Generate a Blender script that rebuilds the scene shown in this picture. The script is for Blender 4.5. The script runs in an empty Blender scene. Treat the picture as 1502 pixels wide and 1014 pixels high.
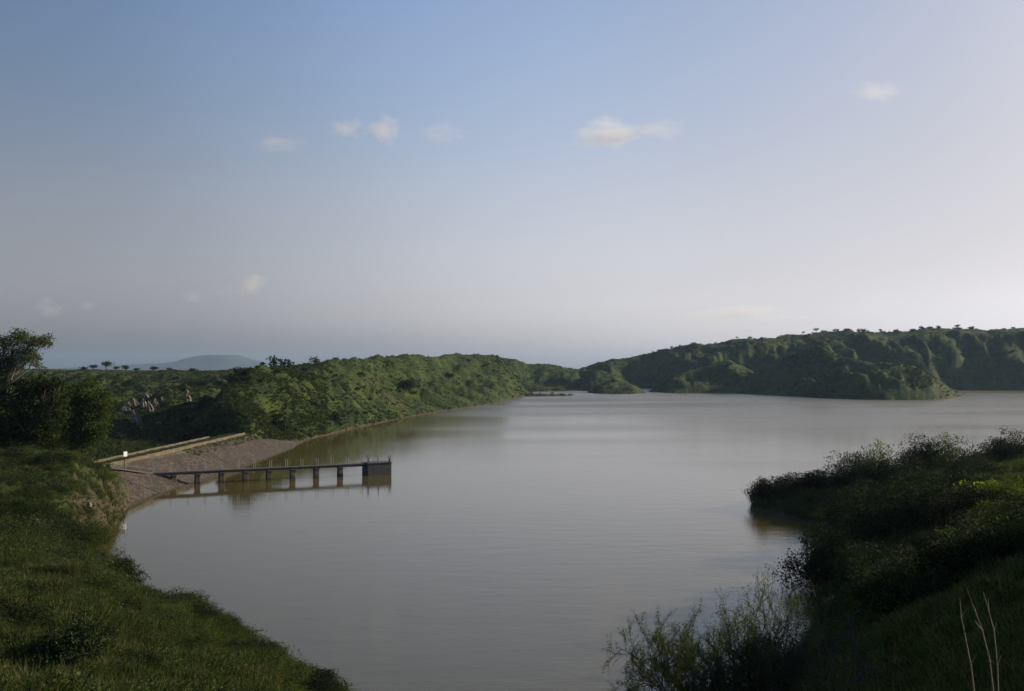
import bpy, math, random
import numpy as np
from mathutils import Vector, Matrix

sc = bpy.context.scene
COL = sc.collection
R = math.radians

# ------------------------------------------------------------------ camera
WF, RF = .1, .36
EYE = 16.0            # metres above the water
FPX = 1450.0          # focal length in photo pixels (photo is 1502 wide)
PITCH = math.atan(38.0 / FPX)
cam = bpy.data.cameras.new('camera')
cam.sensor_width = 36.0
cam.lens = FPX / 1502.0 * 36.0
cam.clip_start = 0.1
cam.clip_end = 40000
camo = bpy.data.objects.new('camera', cam)
COL.objects.link(camo)
camo.location = (0, 0, EYE)
camo.rotation_euler = (R(90) + PITCH, 0, 0)
sc.camera = camo

# ------------------------------------------------------------------ sun and sky
SUN_AZ, SUN_EL = 69.0, 21.0
sc.view_settings.view_transform = 'Standard'
sc.view_settings.look = 'None'
sc.view_settings.gamma = 1.0
sc.view_settings.exposure = 0.45
SAT = [(0, .08), (.06, .12), (.15, .29), (.33, .55), (1, .6)]      # halves: x2
VAL = [(0, .92), (.05, .80), (.15, .64), (.33, .66), (1, .56)]
TINT = (1.02, .98, 1.025, 1)
SHK, SHG = 0.15, 1.35
sc.cycles.volume_bounces = 3
world = bpy.data.worlds.new("World")
sc.world = world
world.use_nodes = True
wn, wl = world.node_tree.nodes, world.node_tree.links
wn.clear()
w_out = wn.new('ShaderNodeOutputWorld')
w_bg = wn.new('ShaderNodeBackground')
w_bg.inputs['Strength'].default_value = 0.105
w_sky = wn.new('ShaderNodeTexSky')
w_sky.sky_type = 'NISHITA'
w_sky.sun_disc = False
w_sky.sun_elevation = R(SUN_EL - 3)
w_sky.sun_rotation = R(SUN_AZ - 3)
w_sky.altitude = 500
w_sky.air_density = 0.9
w_sky.dust_density = 5.0
w_sky.ozone_density = 2.5
# humid air: the sky pales and greys towards the horizon, deepens overhead
w_tc = wn.new('ShaderNodeTexCoord')
w_sx = wn.new('ShaderNodeSeparateXYZ')
wl.new(w_tc.outputs['Generated'], w_sx.inputs[0])


sd_w = (math.sin(R(SUN_AZ)) * math.cos(R(SUN_EL)), math.cos(R(SUN_AZ)) * math.cos(R(SUN_EL)), math.sin(R(SUN_EL)))
w_dot = wn.new('ShaderNodeVectorMath')
w_dot.operation = 'DOT_PRODUCT'
w_dot.inputs[1].default_value = sd_w
wl.new(w_tc.outputs['Generated'], w_dot.inputs[0])
w_hd = wn.new('ShaderNodeMath')
w_hd.operation = 'MULTIPLY_ADD'
w_hd.inputs[1].default_value = .5
w_hd.inputs[2].default_value = .5
wl.new(w_dot.outputs['Value'], w_hd.inputs[0])


def w_curve(stops, src=None):
    r_ = wn.new('ShaderNodeFloatCurve')
    c = r_.mapping.curves[0]
    while len(c.points) < len(stops):
        c.points.new(.5, .5)
    for p_, (x_, y_) in zip(c.points, stops):
        p_.location = (x_, y_)
    r_.mapping.update()
    wl.new(src if src else w_sx.outputs['Z'], r_.inputs['Value'])
    m_ = wn.new('ShaderNodeMath')
    m_.operation = 'MULTIPLY'
    m_.inputs[1].default_value = 2.0
    wl.new(r_.outputs[0], m_.inputs[0])
    return m_.outputs[0]


w_hs = wn.new('ShaderNodeHueSaturation')
wl.new(w_curve(SAT), w_hs.inputs['Saturation'])
w_vm = wn.new('ShaderNodeMath')
w_vm.operation = 'MULTIPLY'
wl.new(w_curve(VAL), w_vm.inputs[0])
wl.new(w_curve([(0, .345), (.45, .345), (.52, .37), (.6, .46), (.7, .54), (.8, .475), (.88, .42), (1, .40)], w_hd.outputs[0]), w_vm.inputs[1])
wl.new(w_vm.outputs[0], w_hs.inputs['Value'])
w_tint = wn.new('ShaderNodeMix')
w_tint.data_type = 'RGBA'
w_tint.blend_type = 'MULTIPLY'
w_tint.inputs[0].default_value = 1.0
w_tint.inputs[7].default_value = TINT
# soft shoulder round the sun's side: c' = gain * c / (1 + k c)
w_k = wn.new('ShaderNodeVectorMath')
w_k.operation = 'MULTIPLY_ADD'
w_k.inputs[1].default_value = (SHK,) * 3
w_k.inputs[2].default_value = (1, 1, 1)
w_d = wn.new('ShaderNodeVectorMath')
w_d.operation = 'DIVIDE'
w_g = wn.new('ShaderNodeVectorMath')
w_g.operation = 'SCALE'
w_g.inputs['Scale'].default_value = SHG
wl.new(w_sky.outputs[0], w_k.inputs[0])
wl.new(w_sky.outputs[0], w_d.inputs[0])
wl.new(w_k.outputs[0], w_d.inputs[1])
wl.new(w_d.outputs[0], w_g.inputs[0])
wl.new(w_g.outputs[0], w_hs.inputs['Color'])
wl.new(w_hs.outputs[0], w_tint.inputs[6])
wl.new(w_tint.outputs[2], w_bg.inputs['Color'])
wl.new(w_bg.outputs[0], w_out.inputs['Surface'])

sd = Vector((math.sin(R(SUN_AZ)) * math.cos(R(SUN_EL)), math.cos(R(SUN_AZ)) * math.cos(R(SUN_EL)), math.sin(R(SUN_EL))))
sun = bpy.data.lights.new('sun', 'SUN')
sun.energy = 4.2
sun.angle = R(0.5)
sun.color = (1.0, 0.86, 0.66)
suno = bpy.data.objects.new('sun', sun)
COL.objects.link(suno)
suno.rotation_euler = sd.to_track_quat('Z', 'Y').to_euler()
suno.location = (200, 50, 300)

# ------------------------------------------------------------------ helpers
CP, SP = math.cos(PITCH), math.sin(PITCH)


def wz(y, Y):
    """height of the point seen at photo row y when it stands Y metres ahead"""
    dy = (507.0 - y) / FPX
    return EYE + Y * (SP + dy * CP) / (CP - dy * SP)


def wx(x, Y, y=600):
    dy = (507.0 - y) / FPX
    return Y * (x - 751.0) / FPX / (CP - dy * SP)


def at(x, y, Y):
    return Vector((wx(x, Y, y), Y, wz(y, Y)))


def tag(o, label=None, cat=None, group=None, kind=None):
    if label:
        o['label'] = label
    if cat:
        o['category'] = cat
    if group:
        o['group'] = group
    if kind:
        o['kind'] = kind
    return o


def empty(name, loc, rz=0.0, scale=1.0):
    o = bpy.data.objects.new(name, None)
    o.empty_display_size = 0.5
    COL.objects.link(o)
    o.location = loc
    o.rotation_euler = (0, 0, rz)
    o.scale = (scale,) * 3
    return o


def mesh_np(name, verts, faces_flat, counts, mats, smooth=False):
    """fast mesh from numpy arrays; counts = vertices per face"""
    me = bpy.data.meshes.new(name)
    nv, nf = len(verts), len(counts)
    me.vertices.add(nv)
    me.vertices.foreach_set('co', np.ascontiguousarray(verts, dtype=np.float32).ravel())
    me.loops.add(len(faces_flat))
    me.loops.foreach_set('vertex_index', np.ascontiguousarray(faces_flat, dtype=np.int32))
    me.polygons.add(nf)
    st = np.zeros(nf, dtype=np.int32)
    st[1:] = np.cumsum(counts)[:-1]
    me.polygons.foreach_set('loop_start', st)
    me.polygons.foreach_set('loop_total', np.asarray(counts, dtype=np.int32))
    if smooth:
        me.polygons.foreach_set('use_smooth', np.ones(nf, dtype=bool))
    me.update(calc_edges=True)
    for m in (mats if isinstance(mats, (list, tuple)) else [mats]):
        me.materials.append(m)
    return me


def link(name, me, parent=None):
    o = bpy.data.objects.new(name, me)
    COL.objects.link(o)
    if parent:
        o.parent = parent
    return o


class MB:
    """collects boxes, beams and tubes into one mesh"""

    def __init__(s):
        s.v, s.f = [], []

    def add(s, vs, fs):
        b = len(s.v)
        s.v += [tuple(v) for v in vs]
        s.f += [tuple(i + b for i in f) for f in fs]

    def box(s, c, d, rz=0.0, taper=1.0, bev=0.0):
        """box centred c, dims d, taper = top scale; small chamfer on the edges"""
        cx, cy, cz = c
        a, b, h = d[0] / 2, d[1] / 2, d[2] / 2
        co, si = math.cos(rz), math.sin(rz)
        rings = []
        bev = min(bev, a * .4, b * .4, h * .4)
        levels = [(-h, 1.0, 0.0)] if bev == 0 else [(-h, 1.0, bev), (-h + bev, 1.0, 0.0)]
        levels += [(h, taper, 0.0)] if bev == 0 else [(h - bev, taper, 0.0), (h, taper, bev)]
        for (z, k, i) in levels:
            A, B = a * k - i, b * k - i
            if bev == 0:
                pts = [(-A, -B), (A, -B), (A, B), (-A, B)]
            else:
                e = bev
                pts = [(-A + e, -B), (A - e, -B), (A, -B + e), (A, B - e), (A - e, B), (-A + e, B), (-A, B - e), (-A, -B + e)]
            rings.append([(cx + x * co - y * si, cy + x * si + y * co, cz + z) for x, y in pts])
        n = len(rings[0])
        vs = [p for r_ in rings for p in r_]
        fs = []
        for k in range(len(rings) - 1):
            for i in range(n):
                j = (i + 1) % n
                fs.append((k * n + i, k * n + j, (k + 1) * n + j, (k + 1) * n + i))
        fs.append(tuple(range(n - 1, -1, -1)))
        fs.append(tuple((len(rings) - 1) * n + i for i in range(n)))
        s.add(vs, fs)

    def tube(s, pts, rad, n=6):
        pts = [Vector(p) for p in pts]
        rads = rad if isinstance(rad, (list, tuple)) else [rad] * len(pts)
        vs, fs = [], []
        for k, p in enumerate(pts):
            d = (pts[min(k + 1, len(pts) - 1)] - pts[max(k - 1, 0)])
            if d.length < 1e-9:
                d = Vector((0, 0, 1))
            d.normalize()
            a = d.cross(Vector((0.13, 0.31, 1))) if abs(d.z) < .95 else d.cross(Vector((1, 0.1, 0)))
            a.normalize()
            b = d.cross(a)
            for i in range(n):
                t = 2 * math.pi * i / n
                vs.append(p + (a * math.cos(t) + b * math.sin(t)) * rads[k])
        for k in range(len(pts) - 1):
            for i in range(n):
                j = (i + 1) % n
                fs.append((k * n + i, k * n + j, (k + 1) * n + j, (k + 1) * n + i))
        fs.append(tuple(range(n - 1, -1, -1)))
        fs.append(tuple((len(pts) - 1) * n + i for i in range(n)))
        s.add(vs, fs)

    def beam(s, p, q, w, h):
        """rectangular beam from p to q (top centre line), w wide, h deep"""
        p, q = Vector(p), Vector(q)
        d = (q - p).normalized()
        sd_ = d.cross(Vector((0, 0, 1))).normalized() * (w / 2)
        up = sd_.cross(d).normalized()
        if up.z < 0:
            up = -up
        vs = []
        for e in (p, q):
            vs += [e - sd_, e + sd_, e + sd_ - up * h, e - sd_ - up * h]
        s.add(vs, [(0, 1, 2, 3), (7, 6, 5, 4), (0, 4, 5, 1), (1, 5, 6, 2), (2, 6, 7, 3), (3, 7, 4, 0)])

    def mesh(s, name, mat, smooth=False):
        me = bpy.data.meshes.new(name)
        me.from_pydata(s.v, [], s.f)
        me.materials.append(mat)
        if smooth:
            me.polygons.foreach_set('use_smooth', [True] * len(me.polygons))
        me.update()
        return me

    def build(s, name, mat, parent=None, smooth=False):
        return link(name, s.mesh(name, mat, smooth), parent)


# ------------------------------------------------------------------ noise
_rg = np.random.RandomState(7)
_perm = _rg.permutation(4096)
_ga = _rg.rand(4096) * 2 * np.pi
_gx, _gy = np.cos(_ga), np.sin(_ga)


def perlin(x, y, seed=0):
    xi, yi = np.floor(x).astype(np.int64), np.floor(y).astype(np.int64)
    xf, yf = x - xi, y - yi

    def g(ix, iy, dx, dy):
        k = _perm[(_perm[(ix + seed * 131) & 4095] + iy) & 4095]
        return _gx[k] * dx + _gy[k] * dy
    u = xf * xf * xf * (xf * (xf * 6 - 15) + 10)
    v = yf * yf * yf * (yf * (yf * 6 - 15) + 10)
    a = g(xi, yi, xf, yf) * (1 - u) + g(xi + 1, yi, xf - 1, yf) * u
    b = g(xi, yi + 1, xf, yf - 1) * (1 - u) + g(xi + 1, yi + 1, xf - 1, yf - 1) * u
    return (a * (1 - v) + b * v) * 1.4


def fbm(x, y, wl_, octv=4, seed=0, ridged=False, gain=0.5):
    t = 0
    amp, n = 1.0, 0.0
    for k in range(octv):
        p = perlin(x / wl_, y / wl_, seed + k)
        if ridged:
            p = 1 - 2 * np.abs(p) * 1.3
        t = t + p * amp
        n += amp
        amp *= gain
        wl_ /= 2.03
    return t / n


def sstep(a, b, x):
    t = np.clip((x - a) / (b - a), 0, 1)
    return t * t * (3 - 2 * t)


# ------------------------------------------------------------------ the shape of the land
# near land: radial profiles (distance ahead, height) for columns of view
NEAR = [
    (-1200, [(0, 14.4), (8, 13.8), (20, 13), (35, 12), (55, 11), (80, 10.5), (105, 10), (125, 9), (145, 3), (170, -20)]),
    (-300, [(0, 14.4), (10, 12.2), (28, 8.6), (45, 7.4), (60, 6.6), (74, 6.2), (84, 6.2), (97, 7), (105, 7.6), (118, 6.6), (138, 2), (160, -20)]),
    (0, [(0, 14.4), (10, 11.6), (28, 6.9), (34, 6.5), (45, 5.6), (60, 4.4), (74, 3.4), (84, 3.0), (90, 5.2), (97, 6.1), (105, 6.95), (118, 5.6), (135, 1), (150, -20)]),
    (60, [(0, 14.4), (10, 11.5), (28, 6.8), (34, 6.3), (45, 5.3), (60, 3.8), (74, 2.6), (84, 2.2), (90, 4.6), (97, 5.9), (105, 6.9), (118, 5.4), (135, 1), (148, -20)]),
    (110, [(0, 14.4), (10, 11.4), (28, 6.7), (34, 6.1), (45, 5.0), (60, 3.3), (74, 1.9), (85, 1.2), (92, 3.9), (99, 5.5), (106, 6.6), (118, 5), (132, 1.5), (145, -20)]),
    (150, [(0, 14.4), (10, 11.3), (28, 6.6), (34, 5.9), (45, 4.6), (60, 2.8), (74, .9), (83, .1), (88, -.5), (94, -.1), (99, 2.9), (105, 4.2), (110, 4.8), (118, 4.4), (130, 2), (140, -20)]),
    (168, [(0, 14.4), (10, 11.3), (28, 6.5), (34, 5.8), (45, 4.4), (60, 2.0), (74, .5), (79, 0), (90, -1.4), (102, -.2), (108, 1.6), (115, 3.4), (122, 3), (130, 2), (138, -20)]),
    (190, [(0, 14.4), (10, 11.2), (28, 6.4), (34, 5.7), (45, 4.2), (60, 1.6), (73, 0), (84, -2), (100, -2.5), (113, -.6), (119, .6), (124, 1.4), (130, .5), (138, -20)]),
    (215, [(0, 14.4), (10, 11.2), (28, 6.4), (34, 5.6), (45, 4.1), (60, 1.4), (71.5, 0), (84, -2), (100, -3), (140, -20)]),
    (250, [(0, 14.4), (10, 11.1), (28, 6.3), (34, 5.4), (45, 3.9), (60, 1.3), (70, 0), (84, -3), (100, -20)]),
    (300, [(0, 14.4), (10, 11), (28, 6.2), (34, 5.1), (45, 3.6), (58, 1.2), (66.7, 0), (77, -3), (100, -20)]),
    (350, [(0, 14.4), (10, 10.8), (28, 5.8), (34, 4.7), (45, 2.9), (53, 1.2), (61, 0), (70, -3), (100, -20)]),
    (400, [(0, 14.4), (10, 10.5), (28, 5.3), (34, 4.2), (45, 2.1), (50, 1.1), (56.6, 0), (65, -3), (100, -20)]),
    (450, [(0, 14.4), (10, 10.3), (28, 4.6), (38, 2.5), (46, 1.0), (52.7, 0), (60, -3), (100, -20)]),
    (500, [(0, 14.4), (10, 10.2), (28, 4), (38, 1.8), (49.9, 0), (56, -3), (100, -20)]),
    (650, [(0, 14.4), (10, 10), (20, 6), (30, 2.2), (38, 0), (45, -3), (100, -20)]),
    (850, [(0, 14.4), (10, 9.5), (20, 5), (28, 2), (34, 0), (42, -3), (100, -20)]),
    (1000, [(0, 14.4), (10, 11.6), (15, 10.4), (18, 9.6), (23, 6), (31, 2.5), (40, 0), (48, -3), (100, -20)]),
    (1100, [(0, 14.4), (10, 12), (15, 10.7), (18, 9.9), (24, 7), (36, 3), (49, 0), (60, -3), (100, -3), (114, -.8), (118, .1), (126, -1), (135, -20)]),
    (1112, [(0, 14.4), (10, 12), (15, 10.7), (18, 9.9), (24, 7), (36, 3), (50, 0), (60, -3), (100, -3), (113, -.3), (117, .7), (121, .7), (126, -1), (135, -20)]),
    (1150, [(0, 14.4), (10, 12), (15, 10.8), (18, 10.0), (24, 7.4), (36, 3.6), (54, 0), (62, -3), (98, -3), (109, 0), (113, 1.1), (122, 1.1), (128, -1), (137, -20)]),
    (1180, [(0, 14.4), (10, 12), (15, 10.8), (18, 10.0), (24, 7.7), (36, 4.2), (50, 1.0), (58, 0), (66, -2), (95, -2), (106, 0), (112, 1.4), (122, 1.4), (129, -1), (138, -20)]),
    (1205, [(0, 14.4), (10, 12), (15, 10.9), (18, 10.1), (24, 8.1), (36, 5.2), (50, 1.9), (62, .3), (74, .2), (82, .1), (90, -.6), (103, 0), (110, 1.6), (122, 1.6), (130, -1), (139, -20)]),
    (1235, [(0, 14.4), (10, 12.1), (15, 11), (18, 10.2), (24, 8.4), (36, 5.6), (50, 2.6), (66, 0.8), (71, .7), (76, .8), (90, 1.1), (110, 2), (124, 2), (133, -1), (141, -20)]),
    (1300, [(0, 14.4), (10, 12.1), (20, 10.0), (35, 7.2), (50, 5.0), (66, 3.6), (76, 3), (90, 2.8), (110, 3), (126, 2.5), (136, -1), (143, -20)]),
    (1400, [(0, 14.4), (10, 12.6), (20, 10.8), (35, 8.2), (50, 6.3), (66, 5.0), (76, 4.5), (90, 4.6), (110, 4.5), (126, 3.6), (138, -1), (145, -20)]),
    (1500, [(0, 14.4), (10, 12.9), (20, 11.3), (35, 9.4), (50, 8.0), (66, 6.6), (76, 6.2), (90, 6.2), (108, 6.3), (126, 5), (140, -1), (146, -20)]),
    (1650, [(0, 14.4), (10, 13.3), (20, 12.2), (35, 10.6), (50, 9.2), (66, 8.0), (76, 7.6), (90, 7.4), (110, 7.2), (126, 6), (142, -1), (148, -20)]),
    (2000, [(0, 14.6), (8, 15.5), (20, 17.6), (35, 18.4), (48, 15.5), (62, 12.0), (76, 11), (90, 10), (110, 9), (126, 7), (146, -1), (152, -20)]),  # unseen ground right of the frame, raised to shade the lower right slope
    (3200, [(0, 14.6), (8, 17.5), (20, 21), (35, 22), (50, 20), (66, 17), (76, 15), (90, 13), (110, 10), (126, 7), (146, -1), (152, -20)]),  # outer end of that raised shading ground, also out of frame
]
p = wz
HILLS = {
    'valley': [
        (-1200, [(130, 6), (160, 4), (230, 5), (300, 8), (400, 12), (520, 15.5), (700, 17.5), (1300, 18)]),
        (0, [(118, 3), (140, 1), (220, 1), (290, 4), (380, 9), (500, 14), (650, 17), (1300, 17)]),
        (110, [(126, 1.2), (150, 1), (225, .8), (285, 3.5), (370, 9), (480, 13.5), (620, 16.2), (1300, 16.5)]),
        (200, [(151, .8), (180, .8), (230, .6), (275, p(618, 275)), (330, p(585, 330)), (430, p(561, 430)), (600, p(546, 600)), (1300, 16.3)]),
        (260, [(170, .8), (190, .8), (232, .6), (275, p(617, 275)), (330, p(588, 330)), (430, p(562, 430)), (600, p(546, 600)), (1300, 16.3)]),
        (330, [(199, .8), (215, .8), (240, .8), (290, p(600, 290)), (350, p(575, 350)), (450, p(558, 450)), (600, p(546, 600)), (1300, 16.3)]),
        (430, [(260, .8), (280, .8), (300, .8), (330, 5), (380, 8), (450, 12), (600, p(547, 600)), (1300, 16.3)]),
        (560, [(400, 2), (410, 2), (420, 3), (440, 5), (460, 7), (500, 9), (600, 11), (1300, 14)]),
        (700, [(700, 2), (710, 2), (720, 3), (740, 5), (760, 7), (800, 9), (900, 11), (1300, 14)])],
    'knoll': [
        (158, [(360, 2), (375, 4), (395, 6), (420, 6), (450, 2)]),
        (178, [(352, 6), (372, 9), (395, p(563, 395)), (420, 10), (450, 6)]),
        (198, [(345, 7), (370, 11.5), (400, p(554, 400)), (430, 11), (460, 6)]),
        (222, [(345, 7), (370, 11), (400, p(556, 400)), (430, 11), (460, 6)]),
        (245, [(345, 6), (370, 9), (400, p(566, 400)), (430, 9), (460, 6)]),
        (272, [(345, 4), (370, 6), (400, 6), (430, 6), (460, 4)])],
    'left_hill': [
        (258, [(217, .4), (219, .6), (222, .6), (225, .6), (240, -2)]),
        (270, [(212, .4), (216, 1.0), (221, 1.6), (226, p(632, 226)), (245, -2)]),
        (285, [(208, .4), (214, 1.8), (220, 4), (226, p(608, 226)), (255, -2)]),
        (305, [(204, .8), (212, 3), (220, 6), (228, p(592, 228)), (270, -2)]),
        (330, [(200, 1.2), (210, 4.5), (220, 9.5), (232, p(565, 232)), (290, -2)]),
        (352, [(198, 1.5), (206, 5), (222, 11.5), (252, p(546, 252)), (330, -2)]),
        (372, [(200, 1.4), (209, 6), (230, 12), (268, p(540, 268)), (350, -2)]),
        (405, [(208, 0.8), (233, 5.5), (264, 12), (302, p(538, 302)), (377, 12)]),
        (441, [(225, -0.2), (252, 5.5), (286, 12), (326, p(538, 326)), (408, 12)]),
        (486, [(252, -0.2), (282, 5.5), (320, 12), (365, p(529, 365)), (457, 12)]),
        (537, [(290, -0.2), (325, 5.5), (368, 12), (420, p(523, 420)), (526, 12)]),
        (576, [(322, -0.2), (361, 5.5), (409, 12), (467, p(521, 467)), (584, 12)]),
        (618, [(362, -0.2), (405, 5.5), (460, 12), (525, p(521, 525)), (656, 12)]),
        (674, [(422, -0.2), (473, 5.5), (536, 12), (612, p(519, 612)), (765, 12)]),
        (730, [(494, -.2), (535, 5.5), (583, 12), (642, p(522, 642)), (803, 12)]),
        (748, [(560, -.2), (575, 4.0), (592, 7), (625, p(543, 625)), (740, 4)]),
        (765, [(618, -.2), (628, 2.0), (640, 3.6), (660, p(563, 660)), (720, 0)]),
        (782, [(650, -2), (660, -1), (668, -.5), (680, -1), (700, -2)])],
    'middle_ridge': [
        (670, [(800, -.2), (825, 6), (860, 12), (905, p(530, 905)), (1100, 12)]),
        (745, [(812, -.2), (835, 7), (868, 14), (912, p(524, 912)), (1100, 13)]),
        (768, [(818, -.2), (840, 6), (872, 13), (918, p(531, 918)), (1100, 13)]),
        (800, [(824, -.2), (845, 6), (876, 12), (925, p(534, 925)), (1100, 12)]),
        (838, [(832, -.2), (852, 5), (885, 11), (940, p(541, 940)), (1100, 12)]),
        (870, [(840, -.2), (862, 5), (900, 10), (960, p(544, 960)), (1100, 12)]),
        (950, [(925, -1), (940, 2), (960, 5), (1000, 8), (1100, 10)])],
    'far_ridge': [
        (800, [(900, -.5), (930, 4), (970, 8), (1020, 10), (1200, 12)]),
        (840, [(850, -.5), (890, 6), (940, 12), (1000, p(543, 1000)), (1200, 14)]),
        (880, [(835, -.5), (880, 8), (930, 17), (990, p(529, 990)), (1250, 18)]),
        (950, [(935, -.5), (960, 10), (990, 20), (1030, p(516, 1030)), (1250, 25)]),
        (1000, [(850, -.3), (890, 15), (940, 28), (1000, p(509, 1000)), (1250, 30)]),
        (1080, [(830, -.3), (870, 18), (930, 34), (990, p(500, 990)), (1250, 35)]),
        (1200, [(830, -.3), (870, 24), (920, 42), (980, p(489, 980)), (1250, 45)]),
        (1300, [(829, -.3), (865, 26), (910, 45), (970, p(483, 970)), (1250, 50)]),
        (1400, [(829, -.3), (860, 26), (905, 46), (965, p(482, 965)), (1250, 50)]),
        (1500, [(829, -.3), (860, 26), (905, 46), (965, p(481, 965)), (1250, 50)]),
        (1800, [(780, -.3), (820, 26), (870, 46), (930, p(482, 930)), (1250, 50)]),
        (3200, [(500, -.3), (540, 20), (580, 35), (640, 42), (1250, 50)])],
    'right_spur': [
        (1055, [(740, -2), (750, -2), (760, -2), (770, -2), (780, -2)]),
        (1085, [(705, -.2), (720, 3), (740, 6), (770, p(563, 770)), (860, -1)]),
        (1130, [(660, -.2), (685, 7), (720, 15), (760, p(530, 760)), (860, 5)]),
        (1165, [(630, -.2), (660, 9), (700, 20), (745, p(515, 745)), (850, 8)]),
        (1200, [(594, -.2), (630, 9), (675, 22), (725, p(505, 725)), (830, 8)]),
        (1230, [(575, -.2), (610, 9), (655, 20), (700, p(518, 700)), (800, 4)]),
        (1265, [(562, -.2), (590, 9), (620, 17), (655, p(528, 655)), (740, 2)]),
        (1300, [(552, -.2), (575, 8), (600, 15), (630, p(533, 630)), (700, -1)]),
        (1345, [(556, -.2), (572, 7), (588, 13), (606, p(541, 606)), (650, -1)]),
        (1375, [(566, -.2), (574, 4), (584, 8), (596, p(556, 596)), (630, -1)]),
        (1398, [(605, -.2), (610, 1.5), (616, 2.6), (622, p(572, 622)), (640, -1)]),
        (1418, [(670, -2), (680, -1), (690, -1), (700, -1), (720, -2)])],
    'middle_spur': [
        (862, [(725, -2), (735, -1), (745, -1), (765, -1), (800, -2)]),
        (880, [(708, -.2), (722, 3), (740, 6), (765, p(563, 765)), (800, -1)]),
        (903, [(702, -.2), (720, 4), (745, 8), (775, p(556, 775)), (840, -1)]),
        (925, [(702, -.2), (715, 3), (735, 6), (755, p(563, 755)), (800, -1)]),
        (950, [(715, -2), (725, -1), (735, -1), (745, -1), (780, -2)])],
    'foothill': [
        (952, [(760, -2), (765, -1), (770, -1), (780, -1), (800, -2)]),
        (975, [(737, -.2), (750, 3), (775, 6), (800, p(561, 800)), (850, -1)]),
        (1005, [(730, -.2), (745, 5), (775, 12), (820, p(545, 820)), (880, 4)]),
        (1035, [(727, -.2), (745, 6), (780, 14), (830, p(538, 830)), (880, 6)]),
        (1066, [(724, -.2), (745, 8), (785, 19), (830, p(525, 830)), (900, 6)]),
        (1095, [(724, -.2), (745, 5), (780, 12), (825, p(541, 825)), (880, 5)]),
        (1130, [(730, -1), (745, 4), (780, 10), (825, p(556, 825)), (880, 5)]),
        (1160, [(740, -2), (755, 2), (780, 4), (825, 4), (880, 2)])],
    'back_cone': [
        (835, [(850, -2), (860, 0), (870, 2), (880, 2), (900, 0)]),
        (858, [(802, -.2), (820, 5), (850, 9), (880, p(552, 880)), (930, 3)]),
        (877, [(800, -.2), (830, 8), (860, 13), (890, p(540, 890)), (960, 5)]),
        (905, [(812, -.2), (830, 6), (860, 11), (900, p(549, 900)), (960, 5)]),
        (932, [(860, -2), (870, 0), (880, 2), (900, 2), (940, 0)])],
    'low_spit': [
        (690, [(560, -2), (580, -1), (600, 0), (620, -1), (640, -2)]),
        (712, [(590, -.3), (600, 1.1), (610, 1.6), (620, .9), (634, -1)]),
        (765, [(622, -.3), (630, .9), (638, 1.3), (646, .8), (658, -1)]),
        (820, [(640, -.3), (647, .7), (654, 1.0), (660, .6), (670, -1)]),
        (852, [(655, -1), (658, -.6), (661, -.4), (664, -.6), (670, -1)])],
    'inner_spit': [
        (745, [(760, -1), (770, -.6), (780, -.2), (790, -.6), (800, -1)]),
        (775, [(768, -.3), (780, 1.3), (790, 2.0), (800, 1), (812, -1)]),
        (815, [(786, -.3), (794, 1.0), (800, 1.4), (806, .8), (816, -1)]),
        (840, [(795, -1), (800, -.6), (805, -.4), (810, -.6), (816, -1)])],
    'plain': [
        (-1200, [(1150, 10), (1300, 14), (2500, 12), (9500, 10)]),
        (3200, [(1150, 10), (1300, 14), (2500, 12), (9500, 10)])],
}

# the polar sheet
az_mid = np.arange(-0.56, 0.5601, 0.00125)
az_l = -0.56 - np.cumsum(np.linspace(0.002, 0.035, 140))
az_l = az_l[az_l > -math.pi]
az = np.concatenate([[-math.pi], az_l[::-1], az_mid, -az_l, [math.pi]])
rr = np.exp(np.arange(math.log(1.2), math.log(1500), 0.0078))
rr = np.concatenate([[0.0, 0.6], rr, np.exp(np.linspace(math.log(1600), math.log(9400), 16))])
NA, NR = len(az), len(rr)
azc = np.clip(az, -1.05, 1.05)
ucol = np.clip(np.tan(azc), -1.34, 1.68)
xcol = 751 + ucol * FPX
AZ, RR = np.meshgrid(az, rr, indexing='ij')
GX, GY = np.sin(AZ) * RR, np.cos(AZ) * RR
AZC, _ = np.meshgrid(azc, rr, indexing='ij')
YD = np.cos(AZC) * RR                     # depth used by the tables
# gentle warp so no outline is ruler-straight
YW = YD * (1 + 0.010 * fbm(GX, GY, 26, 3, 40))
XW = xcol[:, None] + 5.0 * fbm(AZ * 60 + 9, np.log(RR + 1) * 14, 1.0, 3, 44)
Hh = np.full((NA, NR), -3.0)
# near land (common depth grid)
yg = np.linspace(0, 175, 701)
tab = np.array([np.interp(yg, [q[0] for q in pr], [q[1] for q in pr]) for _, pr in NEAR])
nx = np.array([c for c, _ in NEAR], dtype=float)


def near_height(XP, YP):
    ci = np.clip(np.searchsorted(nx, XP) - 1, 0, len(nx) - 2)
    t = np.clip((XP - nx[ci]) / (nx[ci + 1] - nx[ci]), 0, 1)
    yi = np.clip(YP / 0.25, 0, len(yg) - 1.001)
    y0 = yi.astype(int)
    ty = yi - y0
    a = tab[ci, y0] * (1 - ty) + tab[ci, y0 + 1] * ty
    b = tab[ci + 1, y0] * (1 - ty) + tab[ci + 1, y0 + 1] * ty
    h = a * (1 - t) + b * t
    return np.where(YP > 170, -20, h)


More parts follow.
